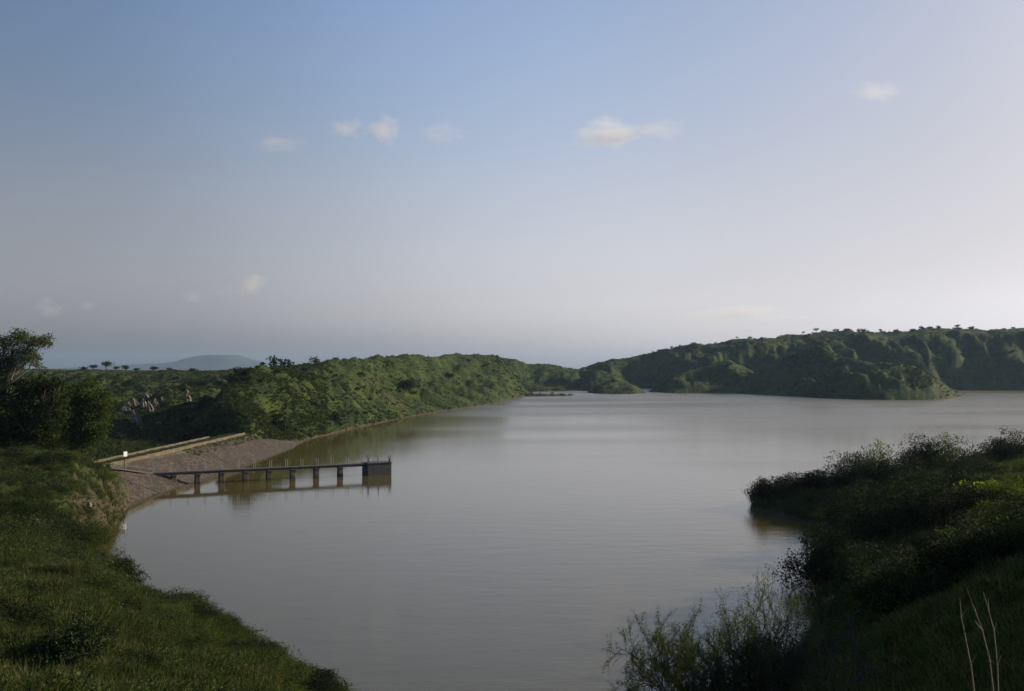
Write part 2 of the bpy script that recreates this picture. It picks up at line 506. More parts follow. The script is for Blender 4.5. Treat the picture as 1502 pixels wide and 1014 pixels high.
Hn = near_height(XW, YW)
Hfar = np.full((NA, NR), -20.0)
which = {}
fine_x = np.linspace(-1200, 3200, 2201)
for nm, cols in HILLS.items():
    cx = np.array([c for c, _ in cols], float)
    K = len(cols[0][1])
    T = np.array([[q for q in pr] for _, pr in cols])           # col,K,2
    F = np.stack([[np.interp(fine_x, cx, T[:, k, j]) for k in range(K)] for j in (0, 1)])  # 2,K,fine
    ker = np.exp(-0.5 * (np.arange(-8, 9) / 3.0) ** 2)
    ker /= ker.sum()
    Fs = np.array([[np.convolve(np.pad(F[j, k], 8, mode='edge'), ker, 'valid') for k in range(K)] for j in (0, 1)])
    Hm = np.full((NA, NR), -20.0)
    xv = np.clip(XW, -1200, 3200)
    mk = (xv >= cx[0]) & (xv <= cx[-1])
    fi = np.clip((xv + 1200) / 2.0, 0, 2199.999)
    f0 = fi.astype(int)
    ft = fi - f0
    prevY = prevZ = None
    for k in range(K):
        Yk = Fs[0, k][f0] * (1 - ft) + Fs[0, k][f0 + 1] * ft
        Zk = Fs[1, k][f0] * (1 - ft) + Fs[1, k][f0 + 1] * ft
        if k:
            s = (YW - prevY) / np.maximum(Yk - prevY, .01)
            inside = (s >= 0) & (s < 1) & mk
            Hm = np.where(inside, prevZ + (Zk - prevZ) * s, Hm)
        prevY, prevZ = Yk, Zk
    big = {'middle_ridge': 9, 'far_ridge': 24, 'right_spur': 12, 'foothill': 11, 'back_cone': 7, 'middle_spur': 4, 'left_hill': 7.0, 'valley': 10, 'knoll': 2.0}.get(nm, 0)
    if big:
        sd0 = {'middle_ridge': 189, 'far_ridge': 101, 'right_spur': 112, 'foothill': 123, 'back_cone': 134, 'middle_spur': 145, 'left_hill': 156, 'valley': 167, 'knoll': 178}[nm]
        wl0 = {'middle_ridge': 60, 'far_ridge': 95, 'right_spur': 60, 'foothill': 45, 'back_cone': 45, 'middle_spur': 30, 'left_hill': 40, 'valley': 55, 'knoll': 25}[nm]
        cmx = np.maximum(Hm.max(axis=1, keepdims=True), 1)
        # spurs and gullies running down to the water, fading at the crest and the shore
        if nm == 'left_hill':
            rn = fbm(GX * .8 + GY * .25, GY * .9 - GX * .3, wl0, 5, sd0, ridged=True, gain=.55)
        else:
            rn = fbm(GX + 12 * perlin(GX / 60, GY / 60, 9), GY * .42, wl0, 5, sd0, ridged=True, gain=.55)
        env = sstep(.3, min(9.0, 3 + big), Hm) * (1 - .72 * sstep(.62, 1.0, Hm / cmx))
        if nm == 'valley':
            env = env * sstep(190, 280, RR)
        Hm = np.where(Hm > -10, Hm + env * big * (rn - .42), Hm)
    which[nm] = Hm
    Hfar = np.maximum(Hfar, Hm)
# gullies and knobs on the hills
am = sstep(0.5, 9, Hfar)
gul = fbm(GX * 1.0, GY * 0.75, 85, 5, 3, ridged=True)
far_w = sstep(450, 800, RR)
mid_w = (1 - far_w) * sstep(190, 300, RR)
LH = (which['left_hill'] > which['valley']) & (RR < 600)
dx = am * (far_w * (1.3 * fbm(GX, GY, 20, 5, 21, gain=.65)) +
           mid_w * np.where(LH, 0.35, .6) * (2.2 * (fbm(GX, GY, 55, 4, 12, ridged=True) - 0.25)) +
           (1 - far_w) * (0.55 * fbm(GX, GY, 11, 4, 31)))
dx = np.where(RR > 1100, dx * 0.3, dx)
Hfar = Hfar + dx
nam = sstep(0.1, 2.5, Hn)
steep = 0.9 * fbm(GX, GY, 9, 4, 51) + 0.35 * fbm(GX, GY, 2.6, 3, 55, ridged=True)
Hn = Hn + nam * steep * sstep(8, 40, RR) * 1.15 + nam * 0.10 * fbm(GX, GY, 1.3, 3, 58)
Hh = np.maximum(np.maximum(Hh, Hn), Hfar)
# behind the viewer the hill carries on
bw = sstep(1.25, 2.6, np.abs(AZ))
back = 14.4 + 3 * sstep(10, 120, RR) + 1.5 * fbm(GX, GY, 40, 3, 70)
Hh = Hh * (1 - bw) + back * bw
# no land pokes into the space of the dam face
dm = (GX > -58) & (GX < -43) & (GY > 127) & (GY < 200)
Hh = np.where(dm, np.minimum(Hh, 0.2 - 0.6 * np.clip((GX + 50), -1, 4)), Hh)
Hh[:, 0] = 14.4


def ground(x, y):
    a = math.atan2(x, y)
    r_ = math.hypot(x, y)
    i = int(np.clip(np.searchsorted(az, a) - 1, 0, NA - 2))
    j = int(np.clip(np.searchsorted(rr, r_) - 1, 0, NR - 2))
    s = (a - az[i]) / (az[i + 1] - az[i])
    t = (r_ - rr[j]) / (rr[j + 1] - rr[j])
    return float((Hh[i, j] * (1 - s) + Hh[i + 1, j] * s) * (1 - t) + (Hh[i, j + 1] * (1 - s) + Hh[i + 1, j + 1] * s) * t)


SOIL = sstep(.16, .34, fbm(GX, GY, 8, 4, 205) + .25 * fbm(GX, GY, 1.5, 2, 209)) * (1 - sstep(120, 150, RR)) * sstep(6, 18, RR) * .9
SOIL = np.maximum(SOIL, .9 * sstep(.30, .50, fbm(GX, GY, 30, 5, 215)) * sstep(180, 220, RR) * (1 - sstep(420, 520, RR)) * (GX < 10))


# elevation angle each point must beat to be seen
ELEV = (Hh - EYE) / np.maximum(YD, .5)
RUN = np.maximum.accumulate(ELEV, axis=1)


def first_visible(x, y, tol=2.0):
    """depth at which the sight line of photo pixel (x,y) meets the land"""
    e = (wz(y, 1000.0) - EYE) / 1000.0
    i = int(np.argmin(np.abs(xcol - x)))
    js = np.where((ELEV[i] >= e) & (rr > 4))[0]
    if len(js) == 0:
        js = [int(np.argmax(ELEV[i] * (rr > 4) - 9 * (rr <= 4)))]
    return float(YD[i, js[0]])


# ------------------------------------------------------------------ materials
def mat(name):
    m = bpy.data.materials.new(name)
    m.use_nodes = True
    n, l = m.node_tree.nodes, m.node_tree.links
    b = n['Principled BSDF']
    return m, n, l, b


def texc(n, l, kind='Object', scale=(1, 1, 1)):
    tc = n.new('ShaderNodeTexCoord')
    mp = n.new('ShaderNodeMapping')
    mp.inputs['Scale'].default_value = scale
    l.new(tc.outputs[kind], mp.inputs['Vector'])
    return mp.outputs[0]


def noise(n, l, v, scale, detail=4, rough=.55):
    t = n.new('ShaderNodeTexNoise')
    t.inputs['Scale'].default_value = scale
    t.inputs['Detail'].default_value = detail
    t.inputs['Roughness'].default_value = rough
    l.new(v, t.inputs['Vector'])
    return t.outputs['Fac']


def ramp(n, l, fac, stops):
    r_ = n.new('ShaderNodeValToRGB')
    el = r_.color_ramp.elements
    while len(el) < len(stops):
        el.new(0.5)
    for e, (pz, c) in zip(el, stops):
        e.position = pz
        e.color = (c[0], c[1], c[2], 1) if len(c) == 3 else c
    l.new(fac, r_.inputs[0])
    return r_.outputs['Color']


def mix(n, l, fac, a, b, typ='MIX'):
    m = n.new('ShaderNodeMix')
    m.data_type = 'RGBA'
    m.blend_type = typ
    for s, v in ((m.inputs[0], fac), (m.inputs[6], a), (m.inputs[7], b)):
        if isinstance(v, (int, float)):
            s.default_value = v
        elif isinstance(v, tuple):
            s.default_value = (v[0], v[1], v[2], 1)
        else:
            l.new(v, s)
    return m.outputs[2]


def bump(n, l, h, strength, dist, bsdf):
    b = n.new('ShaderNodeBump')
    b.inputs['Strength'].default_value = strength
    b.inputs['Distance'].default_value = dist
    l.new(h, b.inputs['Height'])
    l.new(b.outputs[0], bsdf.inputs['Normal'])
    return b


def mat_ground():
    m, n, l, b = mat('grassy_earth')
    v = texc(n, l)
    n1 = noise(n, l, v, 0.05, 6, .6)
    n2 = noise(n, l, v, 0.6, 5, .65)
    n3 = noise(n, l, v, 4.0, 3, .6)
    grass = ramp(n, l, n1, [(0.3, (.034, .053, .012)), (0.5, (.064, .086, .016)), (0.7, (.090, .110, .022))])
    n4 = noise(n, l, v, .16, 6, .7)
    grass = mix(n, l, ramp(n, l, n4, [(.42, (1, 1, 1)), (.56, (0, 0, 0))]), grass, (.022, .036, .013))
    grass = mix(n, l, n2, mix(n, l, .5, grass, (.018, .028, .010)), grass)
    dry = ramp(n, l, n3, [(0.3, (.042, .033, .023)), (0.7, (.100, .076, .050))])
    # bare soil where the slope is steep
    g = n.new('ShaderNodeNewGeometry')
    sx = n.new('ShaderNodeSeparateXYZ')
    l.new(g.outputs['True Normal'], sx.inputs[0])
    ad = n.new('ShaderNodeMath')
    ad.operation = 'MULTIPLY_ADD'
    l.new(n2, ad.inputs[0])
    ad.inputs[1].default_value = 0.55
    l.new(sx.outputs['Z'], ad.inputs[2])
    spy = n.new('ShaderNodeSeparateXYZ')
    l.new(g.outputs['Position'], spy.inputs[0])
    my = n.new('ShaderNodeMapRange')          # the far slopes hold their turf on steeper ground
    my.inputs[1].default_value = 130
    my.inputs[2].default_value = 200
    my.inputs[3].default_value = 0
    my.inputs[4].default_value = .5
    l.new(spy.outputs['Y'], my.inputs[0])
    ad2 = n.new('ShaderNodeMath')
    l.new(ad.outputs[0], ad2.inputs[0])
    l.new(my.outputs[0], ad2.inputs[1])
    f = ramp(n, l, ad2.outputs[0], [(0.90, (1, 1, 1)), (1.02, (0, 0, 0))])
    sa = n.new('ShaderNodeAttribute')
    sa.attribute_name = 'soil'
    mxx = n.new('ShaderNodeMath')
    mxx.operation = 'MAXIMUM'
    l.new(f, mxx.inputs[0])
    l.new(sa.outputs['Fac'], mxx.inputs[1])
    c = mix(n, l, mxx.outputs[0], grass, dry)
    # wet mud right at the waterline
    sp = n.new('ShaderNodeSeparateXYZ')
    l.new(g.outputs['Position'], sp.inputs[0])
    wv = n.new('ShaderNodeMath')
    wv.operation = 'MULTIPLY_ADD'
    l.new(n2, wv.inputs[0])
    wv.inputs[1].default_value = -.5
    l.new(sp.outputs['Z'], wv.inputs[2])
    wf = ramp(n, l, wv.outputs[0], [(0.0, (1, 1, 1)), (0.18, (0, 0, 0))])
    c = mix(n, l, wf, c, (.075, .055, .036))
    l.new(c, b.inputs['Base Color'])
    b.inputs['Roughness'].default_value = .95
    b.inputs['Specular IOR Level'].default_value = .1
    bump(n, l, mix(n, l, .5, n2, n3), .8, .5, b)
    return m


def mat_leaf(name, dark, light, trans=.35, spec=.06):
    m, n, l, b = mat(name)
    g = n.new('ShaderNodeNewGeometry')
    oi = n.new('ShaderNodeObjectInfo')
    c = ramp(n, l, g.outputs['Random Per Island'], [(0.0, dark), (0.6, tuple((a + q) / 2 for a, q in zip(dark, light))), (1.0, light)])
    hs = n.new('ShaderNodeHueSaturation')
    mr = n.new('ShaderNodeMapRange')
    mr.inputs[3].default_value = .55
    mr.inputs[4].default_value = 1.6
    l.new(oi.outputs['Random'], mr.inputs[0])
    l.new(mr.outputs[0], hs.inputs['Value'])
    l.new(c, hs.inputs['Color'])
    l.new(hs.outputs[0], b.inputs['Base Color'])
    b.inputs['Roughness'].default_value = .75
    b.inputs['Specular IOR Level'].default_value = spec
    t = n.new('ShaderNodeBsdfTranslucent')
    tc_ = mix(n, l, 1.0, hs.outputs[0], (1.25, 1.35, .6), 'MULTIPLY')
    l.new(tc_, t.inputs['Color'])
    ms = n.new('ShaderNodeMixShader')
    ms.inputs[0].default_value = trans
    l.new(b.outputs[0], ms.inputs[1])
    l.new(t.outputs[0], ms.inputs[2])
    l.new(ms.outputs[0], n['Material Output'].inputs['Surface'])
    return m


def mat_bark(name, a, b_):
    m, n, l, b = mat(name)
    v = texc(n, l, scale=(3, 3, .6))
    f = noise(n, l, v, 3.0, 5, .65)
    l.new(ramp(n, l, f, [(0.35, a), (0.65, b_)]), b.inputs['Base Color'])
    b.inputs['Roughness'].default_value = .9
    bump(n, l, f, .6, .03, b)
    return m


def mat_stone(name, cols, scale, mortar=(.08, .065, .045), dist=.08):
    m, n, l, b = mat(name)
    v = texc(n, l)
    vo = n.new('ShaderNodeTexVoronoi')
    vo.inputs['Scale'].default_value = scale
    l.new(v, vo.inputs['Vector'])
    ve = n.new('ShaderNodeTexVoronoi')
    ve.feature = 'DISTANCE_TO_EDGE'
    ve.inputs['Scale'].default_value = scale
    l.new(v, ve.inputs['Vector'])
    sp = n.new('ShaderNodeSeparateXYZ')
    l.new(vo.outputs['Color'], sp.inputs[0])
    c = ramp(n, l, sp.outputs[0], [(i / (len(cols) - 1), q) for i, q in enumerate(cols)])
    big = noise(n, l, v, .35, 4, .6)
    c = mix(n, l, 1.0, c, ramp(n, l, big, [(.35, (.62, .58, .5)), (.65, (1.1, 1.05, 1.0))]), 'MULTIPLY')
    e = ramp(n, l, ve.outputs['Distance'], [(0.0, (0, 0, 0)), (0.10, (1, 1, 1))])
    l.new(mix(n, l, e, mortar, c), b.inputs['Base Color'])
    b.inputs['Roughness'].default_value = .9
    bump(n, l, e, .8, dist, b)
    return m


def mat_plain(name, a, b_, scale=3.0, rough=.8, metal=0.0, bs=.3):
    m, n, l, b = mat(name)
    v = texc(n, l)
    f = noise(n, l, v, scale, 6, .65)
    l.new(ramp(n, l, f, [(0.3, a), (0.7, b_)]), b.inputs['Base Color'])
    b.inputs['Roughness'].default_value = rough
    b.inputs['Metallic'].default_value = metal
    bump(n, l, f, bs, .02, b)
    return m


def mat_water():
    m, n, l, b = mat('silty_water')
    v = texc(n, l)
    b.inputs['Base Color'].default_value = (.092, .072, .022, 1)
    b.inputs['Roughness'].default_value = .06
    b.inputs['IOR'].default_value = 1.333
    # wind ruffles in long patches, slick water between
    vp = texc(n, l, scale=(.006, .017, 1))
    patch = noise(n, l, vp, 1.0, 4, .5)
    st = n.new('ShaderNodeMapRange')
    st.inputs[1].default_value = .42
    st.inputs[2].default_value = .60
    st.inputs[3].default_value = .6
    st.inputs[4].default_value = 1.0
    l.new(patch, st.inputs[0])
    sx = n.new('ShaderNodeSeparateXYZ')
    l.new(v, sx.inputs[0])
    lee = n.new('ShaderNodeMapRange')
    lee.inputs[1].default_value = -42
    lee.inputs[2].default_value = 2
    lee.inputs[3].default_value = .22
    lee.inputs[4].default_value = 1.0
    l.new(sx.outputs['X'], lee.inputs[0])
    m1 = n.new('ShaderNodeMath')
    m1.operation = 'MULTIPLY'
    l.new(st.outputs[0], m1.inputs[0])
    l.new(lee.outputs[0], m1.inputs[1])
    st = m1
    w1 = noise(n, l, texc(n, l, scale=(1.0, 1.7, 1)), 1.3, 4, .62)
    w2 = noise(n, l, texc(n, l, scale=(1.0, 2.2, 1)), .22, 3, .5)
    hh = n.new('ShaderNodeMath')
    hh.operation = 'MULTIPLY_ADD'
    l.new(w2, hh.inputs[0])
    hh.inputs[1].default_value = 2.2
    l.new(w1, hh.inputs[2])
    fa = n.new('ShaderNodeMapRange')          # long low swell far out, chop near the viewer's shore
    fa.inputs[1].default_value = 110
    fa.inputs[2].default_value = 330
    fa.inputs[3].default_value = 1.0
    fa.inputs[4].default_value = WF
    l.new(sx.outputs['Y'], fa.inputs[0])
    h0 = n.new('ShaderNodeMath')
    h0.operation = 'MULTIPLY'
    l.new(hh.outputs[0], h0.inputs[0])
    l.new(fa.outputs[0], h0.inputs[1])
    hm = n.new('ShaderNodeMath')
    hm.operation = 'MULTIPLY'
    l.new(h0.outputs[0], hm.inputs[0])
    l.new(st.outputs[0], hm.inputs[1])
    ro = n.new('ShaderNodeMapRange')          # sheltered water near the banks, wind on the open lake
    ro.inputs[1].default_value = 110
    ro.inputs[2].default_value = 520
    ro.inputs[3].default_value = .06
    ro.inputs[4].default_value = RF
    l.new(sx.outputs['Y'], ro.inputs[0])
    rm = n.new('ShaderNodeMath')
    rm.operation = 'MULTIPLY'
    l.new(ro.outputs[0], rm.inputs[0])
    l.new(m1.outputs[0], rm.inputs[1])
    ra = n.new('ShaderNodeMath')
    ra.inputs[1].default_value = .035
    l.new(rm.outputs[0], ra.inputs[0])
    l.new(ra.outputs[0], b.inputs['Roughness'])
    bp = bump(n, l, hm.outputs[0], 1.0, .013, b)
    return m


M = {}
M['ground'] = mat_ground()
M['water'] = mat_water()
M['grass'] = mat_leaf('grass_blades', (.028, .039, .012), (.092, .106, .034), .3)
M['drygrass'] = mat_leaf('dry_grass_blades', (.10, .080, .040), (.22, .17, .09), .3)
M['weed'] = mat_leaf('weed_leaves', (.024, .038, .011), (.080, .102, .030), .3)
M['scrub'] = mat_leaf('scrub_leaves', (.016, .025, .010), (.050, .064, .024), .22)
M['shrub'] = mat_leaf('shrub_leaves', (.010, .017, .007), (.036, .048, .018), .2)
M['thorn'] = mat_leaf('thorn_shrub_leaves', (.030, .046, .012), (.090, .115, .030), .45)
M['bright'] = mat_leaf('yellow_green_leaves', (.060, .090, .015), (.19, .22, .035), .45)
M['tree'] = mat_leaf('tree_leaves', (.022, .038, .010), (.080, .105, .026), .35)
M['gum'] = mat_leaf('gum_leaves', (.030, .045, .022), (.085, .100, .048), .3)
M['bark'] = mat_bark('bark', (.055, .043, .032), (.14, .115, .09))
M['palebark'] = mat_bark('pale_bark', (.11, .095, .08), (.28, .25, .21))
M['twig'] = mat_bark('twig_bark', (.05, .042, .034), (.12, .10, .08))
M['stalk'] = mat_plain('dry_stalk', (.24, .19, .12), (.40, .33, .22), 8)
M['riprap'] = mat_stone('riprap_stones', [(.036, .025, .019), (.090, .066, .045), (.062, .047, .034), (.135, .10, .070), (.045, .033, .026)], 2.4, (.045, .036, .028), .15)
M['masonry'] = mat_stone('rubble_masonry', [(.085, .062, .042), (.19, .138, .09), (.13, .10, .07), (.23, .175, .12)], 3.2, (.13, .10, .07), .06)
M['cap'] = mat_plain('weathered_mortar', (.085, .072, .052), (.19, .165, .12), 2.5)
M['crest'] = mat_plain('crest_turf', (.045, .065, .018), (.085, .10, .035), 1.6, .95)
M['concrete'] = mat_plain('stained_concrete', (.05, .041, .034), (.15, .12, .095), 1.8, .85)
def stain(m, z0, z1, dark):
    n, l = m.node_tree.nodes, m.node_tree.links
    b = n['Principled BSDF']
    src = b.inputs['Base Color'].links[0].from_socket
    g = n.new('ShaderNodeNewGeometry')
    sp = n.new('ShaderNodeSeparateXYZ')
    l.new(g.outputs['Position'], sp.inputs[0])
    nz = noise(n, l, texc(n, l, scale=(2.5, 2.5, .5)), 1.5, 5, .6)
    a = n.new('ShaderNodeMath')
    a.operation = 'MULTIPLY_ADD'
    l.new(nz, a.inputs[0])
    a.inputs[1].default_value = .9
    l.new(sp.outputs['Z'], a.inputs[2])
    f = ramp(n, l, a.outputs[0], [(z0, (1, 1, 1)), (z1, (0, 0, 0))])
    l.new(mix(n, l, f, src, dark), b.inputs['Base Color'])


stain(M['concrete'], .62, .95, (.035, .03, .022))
M['darkconc'] = mat_plain('dark_stained_concrete', (.035, .034, .036), (.085, .08, .078), 1.6, .8)
M['steel'] = mat_plain('galvanised_steel', (.24, .25, .26), (.42, .43, .44), 5, .55, .6)
M['darksteel'] = mat_plain('dark_painted_steel', (.025, .025, .03), (.06, .06, .065), 5, .6, .3)
M['white'] = mat_plain('white_paint', (.72, .72, .69), (.82, .82, .80), 6, .5)
M['rock'] = mat_plain('pale_eroded_clay', (.08, .066, .045), (.27, .225, .165), 1.3, .95, 0, .8)
M['mountain'] = mat_plain('distant_scrub_slope', (.025, .035, .03), (.05, .06, .05), .004, 1.0)

# ------------------------------------------------------------------ terrain, water, mountain
ii = np.arange(NA - 1)[:, None] * NR
jj = np.arange(NR - 1)[None, :]
a_ = (ii + jj).ravel()
quads = np.stack([a_, a_ + NR, a_ + NR + 1, a_ + 1], axis=1)
vv = np.stack([GX, GY, Hh], axis=2).reshape(-1, 3)
# reversed so normals face up
terr = link('hills', mesh_np('hills', vv, quads[:, ::-1].ravel(), np.full(len(quads), 4), M['ground'], True))
at_ = terr.data.attributes.new('soil', 'FLOAT', 'POINT')
at_.data.foreach_set('value', SOIL.astype(np.float32).ravel())
tag(terr, kind='structure')
print('terrain verts', NA * NR)

wm = MB()
wm.add([(-55, -120, 0), (1700, -120, 0), (1700, 1500, 0), (-55, 1500, 0)], [(0, 1, 2, 3)])
tag(wm.build('water', M['water']), kind='structure')


def make_mountain():
    sil = [(60, 542), (110, 540), (150, 538), (200, 535), (240, 533), (270, 530), (290, 523), (305, 521), (350, 521), (364, 527), (385, 532), (420, 537), (480, 541), (560, 544), (620, 547)]
    X0 = np.linspace(0, 660, 160)
    top = np.interp(X0, [s_[0] for s_ in sil], [s_[1] for s_ in sil])
    Y0 = 7000.0
    K = 24
    vs, fs = [], []
    for i, x in enumerate(X0):
        zt = wz(top[i], Y0)
        for k in range(K):
            t = k / (K - 1)
            y = Y0 - 900 + 1800 * t
            s_ = 1 - abs(t - .5) * 2
            prof = s_ * s_ * (3 - 2 * s_)
            xx = wx(x, Y0)
            nz = float(fbm(np.array([xx]), np.array([y]), 420, 4, 90, ridged=True)[0])
            z = 5 + (zt - 5) * prof + 14 * nz * prof * (1 - prof) * 4 + (2.5 * nz * prof)
            vs.append((xx, y, z))
    for i in range(len(X0) - 1):
        for k in range(K - 1):
            a = i * K + k
            fs.append((a, a + K, a + K + 1, a + 1))
    b = MB()
    b.add(vs, fs)
    tag(b.build('mountain', M['mountain'], smooth=True), kind='structure')


make_mountain()
HMIN = 4.0


# ------------------------------------------------------------------ foliage meshes
def leaf_mesh(name, pts, nrm, size, rng, material, aspect=.45, droop=0.0):
    """a pointed four-cornered leaf (slightly folded) on every point"""
    n = len(pts)
    d = rng.normal(size=(n, 3))
    d[:, 2] = d[:, 2] * .6 + .15 - droop
    d += nrm * .7
    d /= np.linalg.norm(d, axis=1)[:, None] + 1e-9
    s = rng.normal(size=(n, 3))
    s -= (s * d).sum(1)[:, None] * d
    s /= np.linalg.norm(s, axis=1)[:, None] + 1e-9
    up = np.cross(d, s)
    L = (size * (0.6 + 0.8 * rng.rand(n)))[:, None] if np.isscalar(size) else (size * (0.6 + 0.8 * rng.rand(n)))[:, None]
    W = L * aspect
    v0 = pts - d * L * .5
    v1 = pts + s * W * .5 + up * W * .15
    v2 = pts + d * L * .5
    v3 = pts - s * W * .5 + up * W * .15
    V = np.stack([v0, v1, v2, v3], axis=1).reshape(-1, 3)
    return mesh_np(name, V, np.arange(4 * n), np.full(n, 4), material)


def blob_points(rng, blobs, n, clump=.3, per=10, shell=.55):
    """clumped points in a set of ellipsoids (cx,cy,cz,rx,ry,rz)"""
    B = np.array(blobs, float)
    vol = (B[:, 3] * B[:, 4] * B[:, 5]) ** .75
    nc = max(1, n // per)
    pick = rng.choice(len(B), nc, p=vol / vol.sum())
    d = rng.normal(size=(nc, 3))
    d /= np.linalg.norm(d, axis=1)[:, None]
    rad = np.where(rng.rand(nc) < shell, rng.uniform(.82, 1.08, nc), rng.rand(nc) ** .45)
    # uneven outline
    rad *= 1 + .22 * np.sin(d[:, 0] * 5 + pick) * np.cos(d[:, 1] * 4 + pick * 2) + .15 * np.sin(d[:, 2] * 9 + pick)
    c = B[pick, :3] + d * B[pick, 3:] * rad[:, None]
    cc = np.repeat(c, per, axis=0)
    nn = np.repeat(d, per, axis=0)
    off = rng.normal(size=cc.shape) * clump * np.array([1, 1, .6])
    return cc + off, nn


def limbs(rng, base, blobs, r0, fork=None, per=5, wob=.12):
    """trunk/limbs from base through fork to every blob, twigs within the blob"""
    mb = MB()
    base = Vector(base)
    fork = Vector(fork) if fork is not None else None
    if fork is not None:
        pts = [base + (fork - base) * t + Vector((rng.normal() * wob * t * .4, rng.normal() * wob * t * .4, 0)) for t in (0, .33, .66)] + [fork]
        mb.tube([base - Vector((0, 0, .35))] + pts, [r0 * 1.25, r0 * 1.12, r0, r0 * .9, r0 * .8], 8)
    src = fork if fork is not None else base
    for b_ in blobs:
        c = Vector(b_[:3])
        q = [src]
        L = (c - src).length
        for t in (.3, .6, .85):
            q.append(src + (c - src) * t + Vector((rng.normal(), rng.normal(), rng.normal() + .6)) * wob * L * .35)
        q.append(c)
        rr_ = r0 * .55
        mb.tube(q, [rr_, rr_ * .8, rr_ * .6, rr_ * .42, rr_ * .28], 6)
        for k in range(per):
            d = Vector(rng.normal(size=3)).normalized()
            e = c + Vector((d.x * b_[3], d.y * b_[4], d.z * b_[5])) * .9
            s_ = q[rng.randint(2, 5)]
            mid = (s_ + e) / 2 + Vector(rng.normal(size=3)) * .08 * (e - s_).length
            mb.tube([s_, mid, e], [rr_ * .32, rr_ * .2, rr_ * .07], 4)
    return mb


def rand_bush_blobs(rng, w, h, n=6):
    out = []
    for k in range(n):
        a = rng.rand() * 2 * math.pi
        r_ = w * .5 * math.sqrt(rng.rand()) * .75
        s = w * rng.uniform(.20, .34)
        z = h * rng.uniform(.35, .78) - r_ * .25
        out.append((math.cos(a) * r_, math.sin(a) * r_, max(z, s * .4), s, s, s * rng.uniform(.55, .85)))
    return out


SH = {}


def bush_protos(key, n, w, h, leaf, nleaf, material, nblob=6, clump=.13, aspect=.5, bark='twig', seed=1, per=10, shell=.5):
    """a few different shrub meshes of one sort: (foliage, branches)"""
    out = []
    for k in range(n):
        rng = np.random.RandomState(seed * 100 + k)
        bl = rand_bush_blobs(rng, w, h, nblob)
        pts, nn = blob_points(rng, bl, nleaf, clump, per, shell)
        pts[:, 2] = np.abs(pts[:, 2])
        f = leaf_mesh('foliage', pts, nn, leaf, rng, M[material], aspect)
        b = limbs(rng, (0, 0, 0), bl, .05 * w / 2, None, 5).mesh('branches', M[bark])
        out.append((f, b))
    SH[key] = out


def put_bush(name, key, k, loc, scale, rz, label, cat, group, sink=.1, nz=1.0, lean=0.0):
    f, b = SH[key][k % len(SH[key])]
    r_ = empty(name, (loc[0], loc[1], loc[2] - sink), rz)
    r_.scale = (scale, scale, scale * nz)
    r_.rotation_euler = (lean, 0, rz)
    tag(r_, label, cat, group)
    link('foliage', f, r_)
    link('branches', b, r_)
    return r_


def put_single(name, me, loc, scale, rz, label, cat, group, sink=.1, nz=1.0):
    o = link(name, me)
    o.location = (loc[0], loc[1], loc[2] - sink)
    o.rotation_euler = (0, 0, rz)
    o.scale = (scale, scale, scale * nz)
    tag(o, label, cat, group)
    return o


# ------------------------------------------------------------------ ground cover scattered as stuff
def scatter(name, protos, P, scales, rngs, label=None, flat=.25):
    """one stuff object: points instancing small plants"""
    pc = bpy.data.collections.new(name + '_plants')
    for k, me in enumerate(protos):
        o = bpy.data.objects.new('%s_plant_%d' % (name, k), me)
        pc.objects.link(o)
    n = len(P)
    me = bpy.data.meshes.new(name)
    me.vertices.add(n)
    me.vertices.foreach_set('co', np.ascontiguousarray(P, dtype=np.float32).ravel())
    a = me.attributes.new('sc', 'FLOAT_VECTOR', 'POINT')
    zz = scales * rngs.uniform(.75, 1.3, n)
    a.data.foreach_set('vector', np.stack([scales, scales, zz], 1).astype(np.float32).ravel())
    a = me.attributes.new('rt', 'FLOAT_VECTOR', 'POINT')
    rot = np.stack([rngs.normal(size=n) * flat * .4, rngs.normal(size=n) * flat * .4, rngs.rand(n) * 6.283], 1)
    a.data.foreach_set('vector', rot.astype(np.float32).ravel())
    a = me.attributes.new('ix', 'INT', 'POINT')
    a.data.foreach_set('value', rngs.randint(0, len(protos), n).astype(np.int32))
    me.update()
    for pr in protos:
        me.materials.append(pr.materials[0])
    o = link(name, me)
    ng = bpy.data.node_groups.new(name, 'GeometryNodeTree')
    ng.interface.new_socket(name='Geometry', in_out='INPUT', socket_type='NodeSocketGeometry')
    ng.interface.new_socket(name='Geometry', in_out='OUTPUT', socket_type='NodeSocketGeometry')
    N, L = ng.nodes, ng.links
    gi, go = N.new('NodeGroupInput'), N.new('NodeGroupOutput')
    ip = N.new('GeometryNodeInstanceOnPoints')
    ci = N.new('GeometryNodeCollectionInfo')
    ci.inputs['Collection'].default_value = pc
    ci.inputs['Separate Children'].default_value = True
    ci.inputs['Reset Children'].default_value = True

    def attr(nm, typ):
        t = N.new('GeometryNodeInputNamedAttribute')
        t.data_type = typ
        t.inputs['Name'].default_value = nm
        return t.outputs['Attribute']
    L.new(gi.outputs[0], ip.inputs['Points'])
    L.new(ci.outputs[0], ip.inputs['Instance'])
    ip.inputs['Pick Instance'].default_value = True
    L.new(attr('ix', 'INT'), ip.inputs['Instance Index'])
    e2r = N.new('FunctionNodeEulerToRotation')
    L.new(attr('rt', 'FLOAT_VECTOR'), e2r.inputs[0])
    L.new(e2r.outputs[0], ip.inputs['Rotation'])
    L.new(attr('sc', 'FLOAT_VECTOR'), ip.inputs['Scale'])
    L.new(ip.outputs[0], go.inputs[0])
    md = o.modifiers.new('scatter', 'NODES')
    md.node_group = ng
    tag(o, label, kind='stuff')
    return o


def bilin(A, i, j, s, t):
    return (A[i, j] * (1 - s) + A[i + 1, j] * s) * (1 - t) + (A[i, j + 1] * (1 - s) + A[i + 1, j + 1] * s) * t


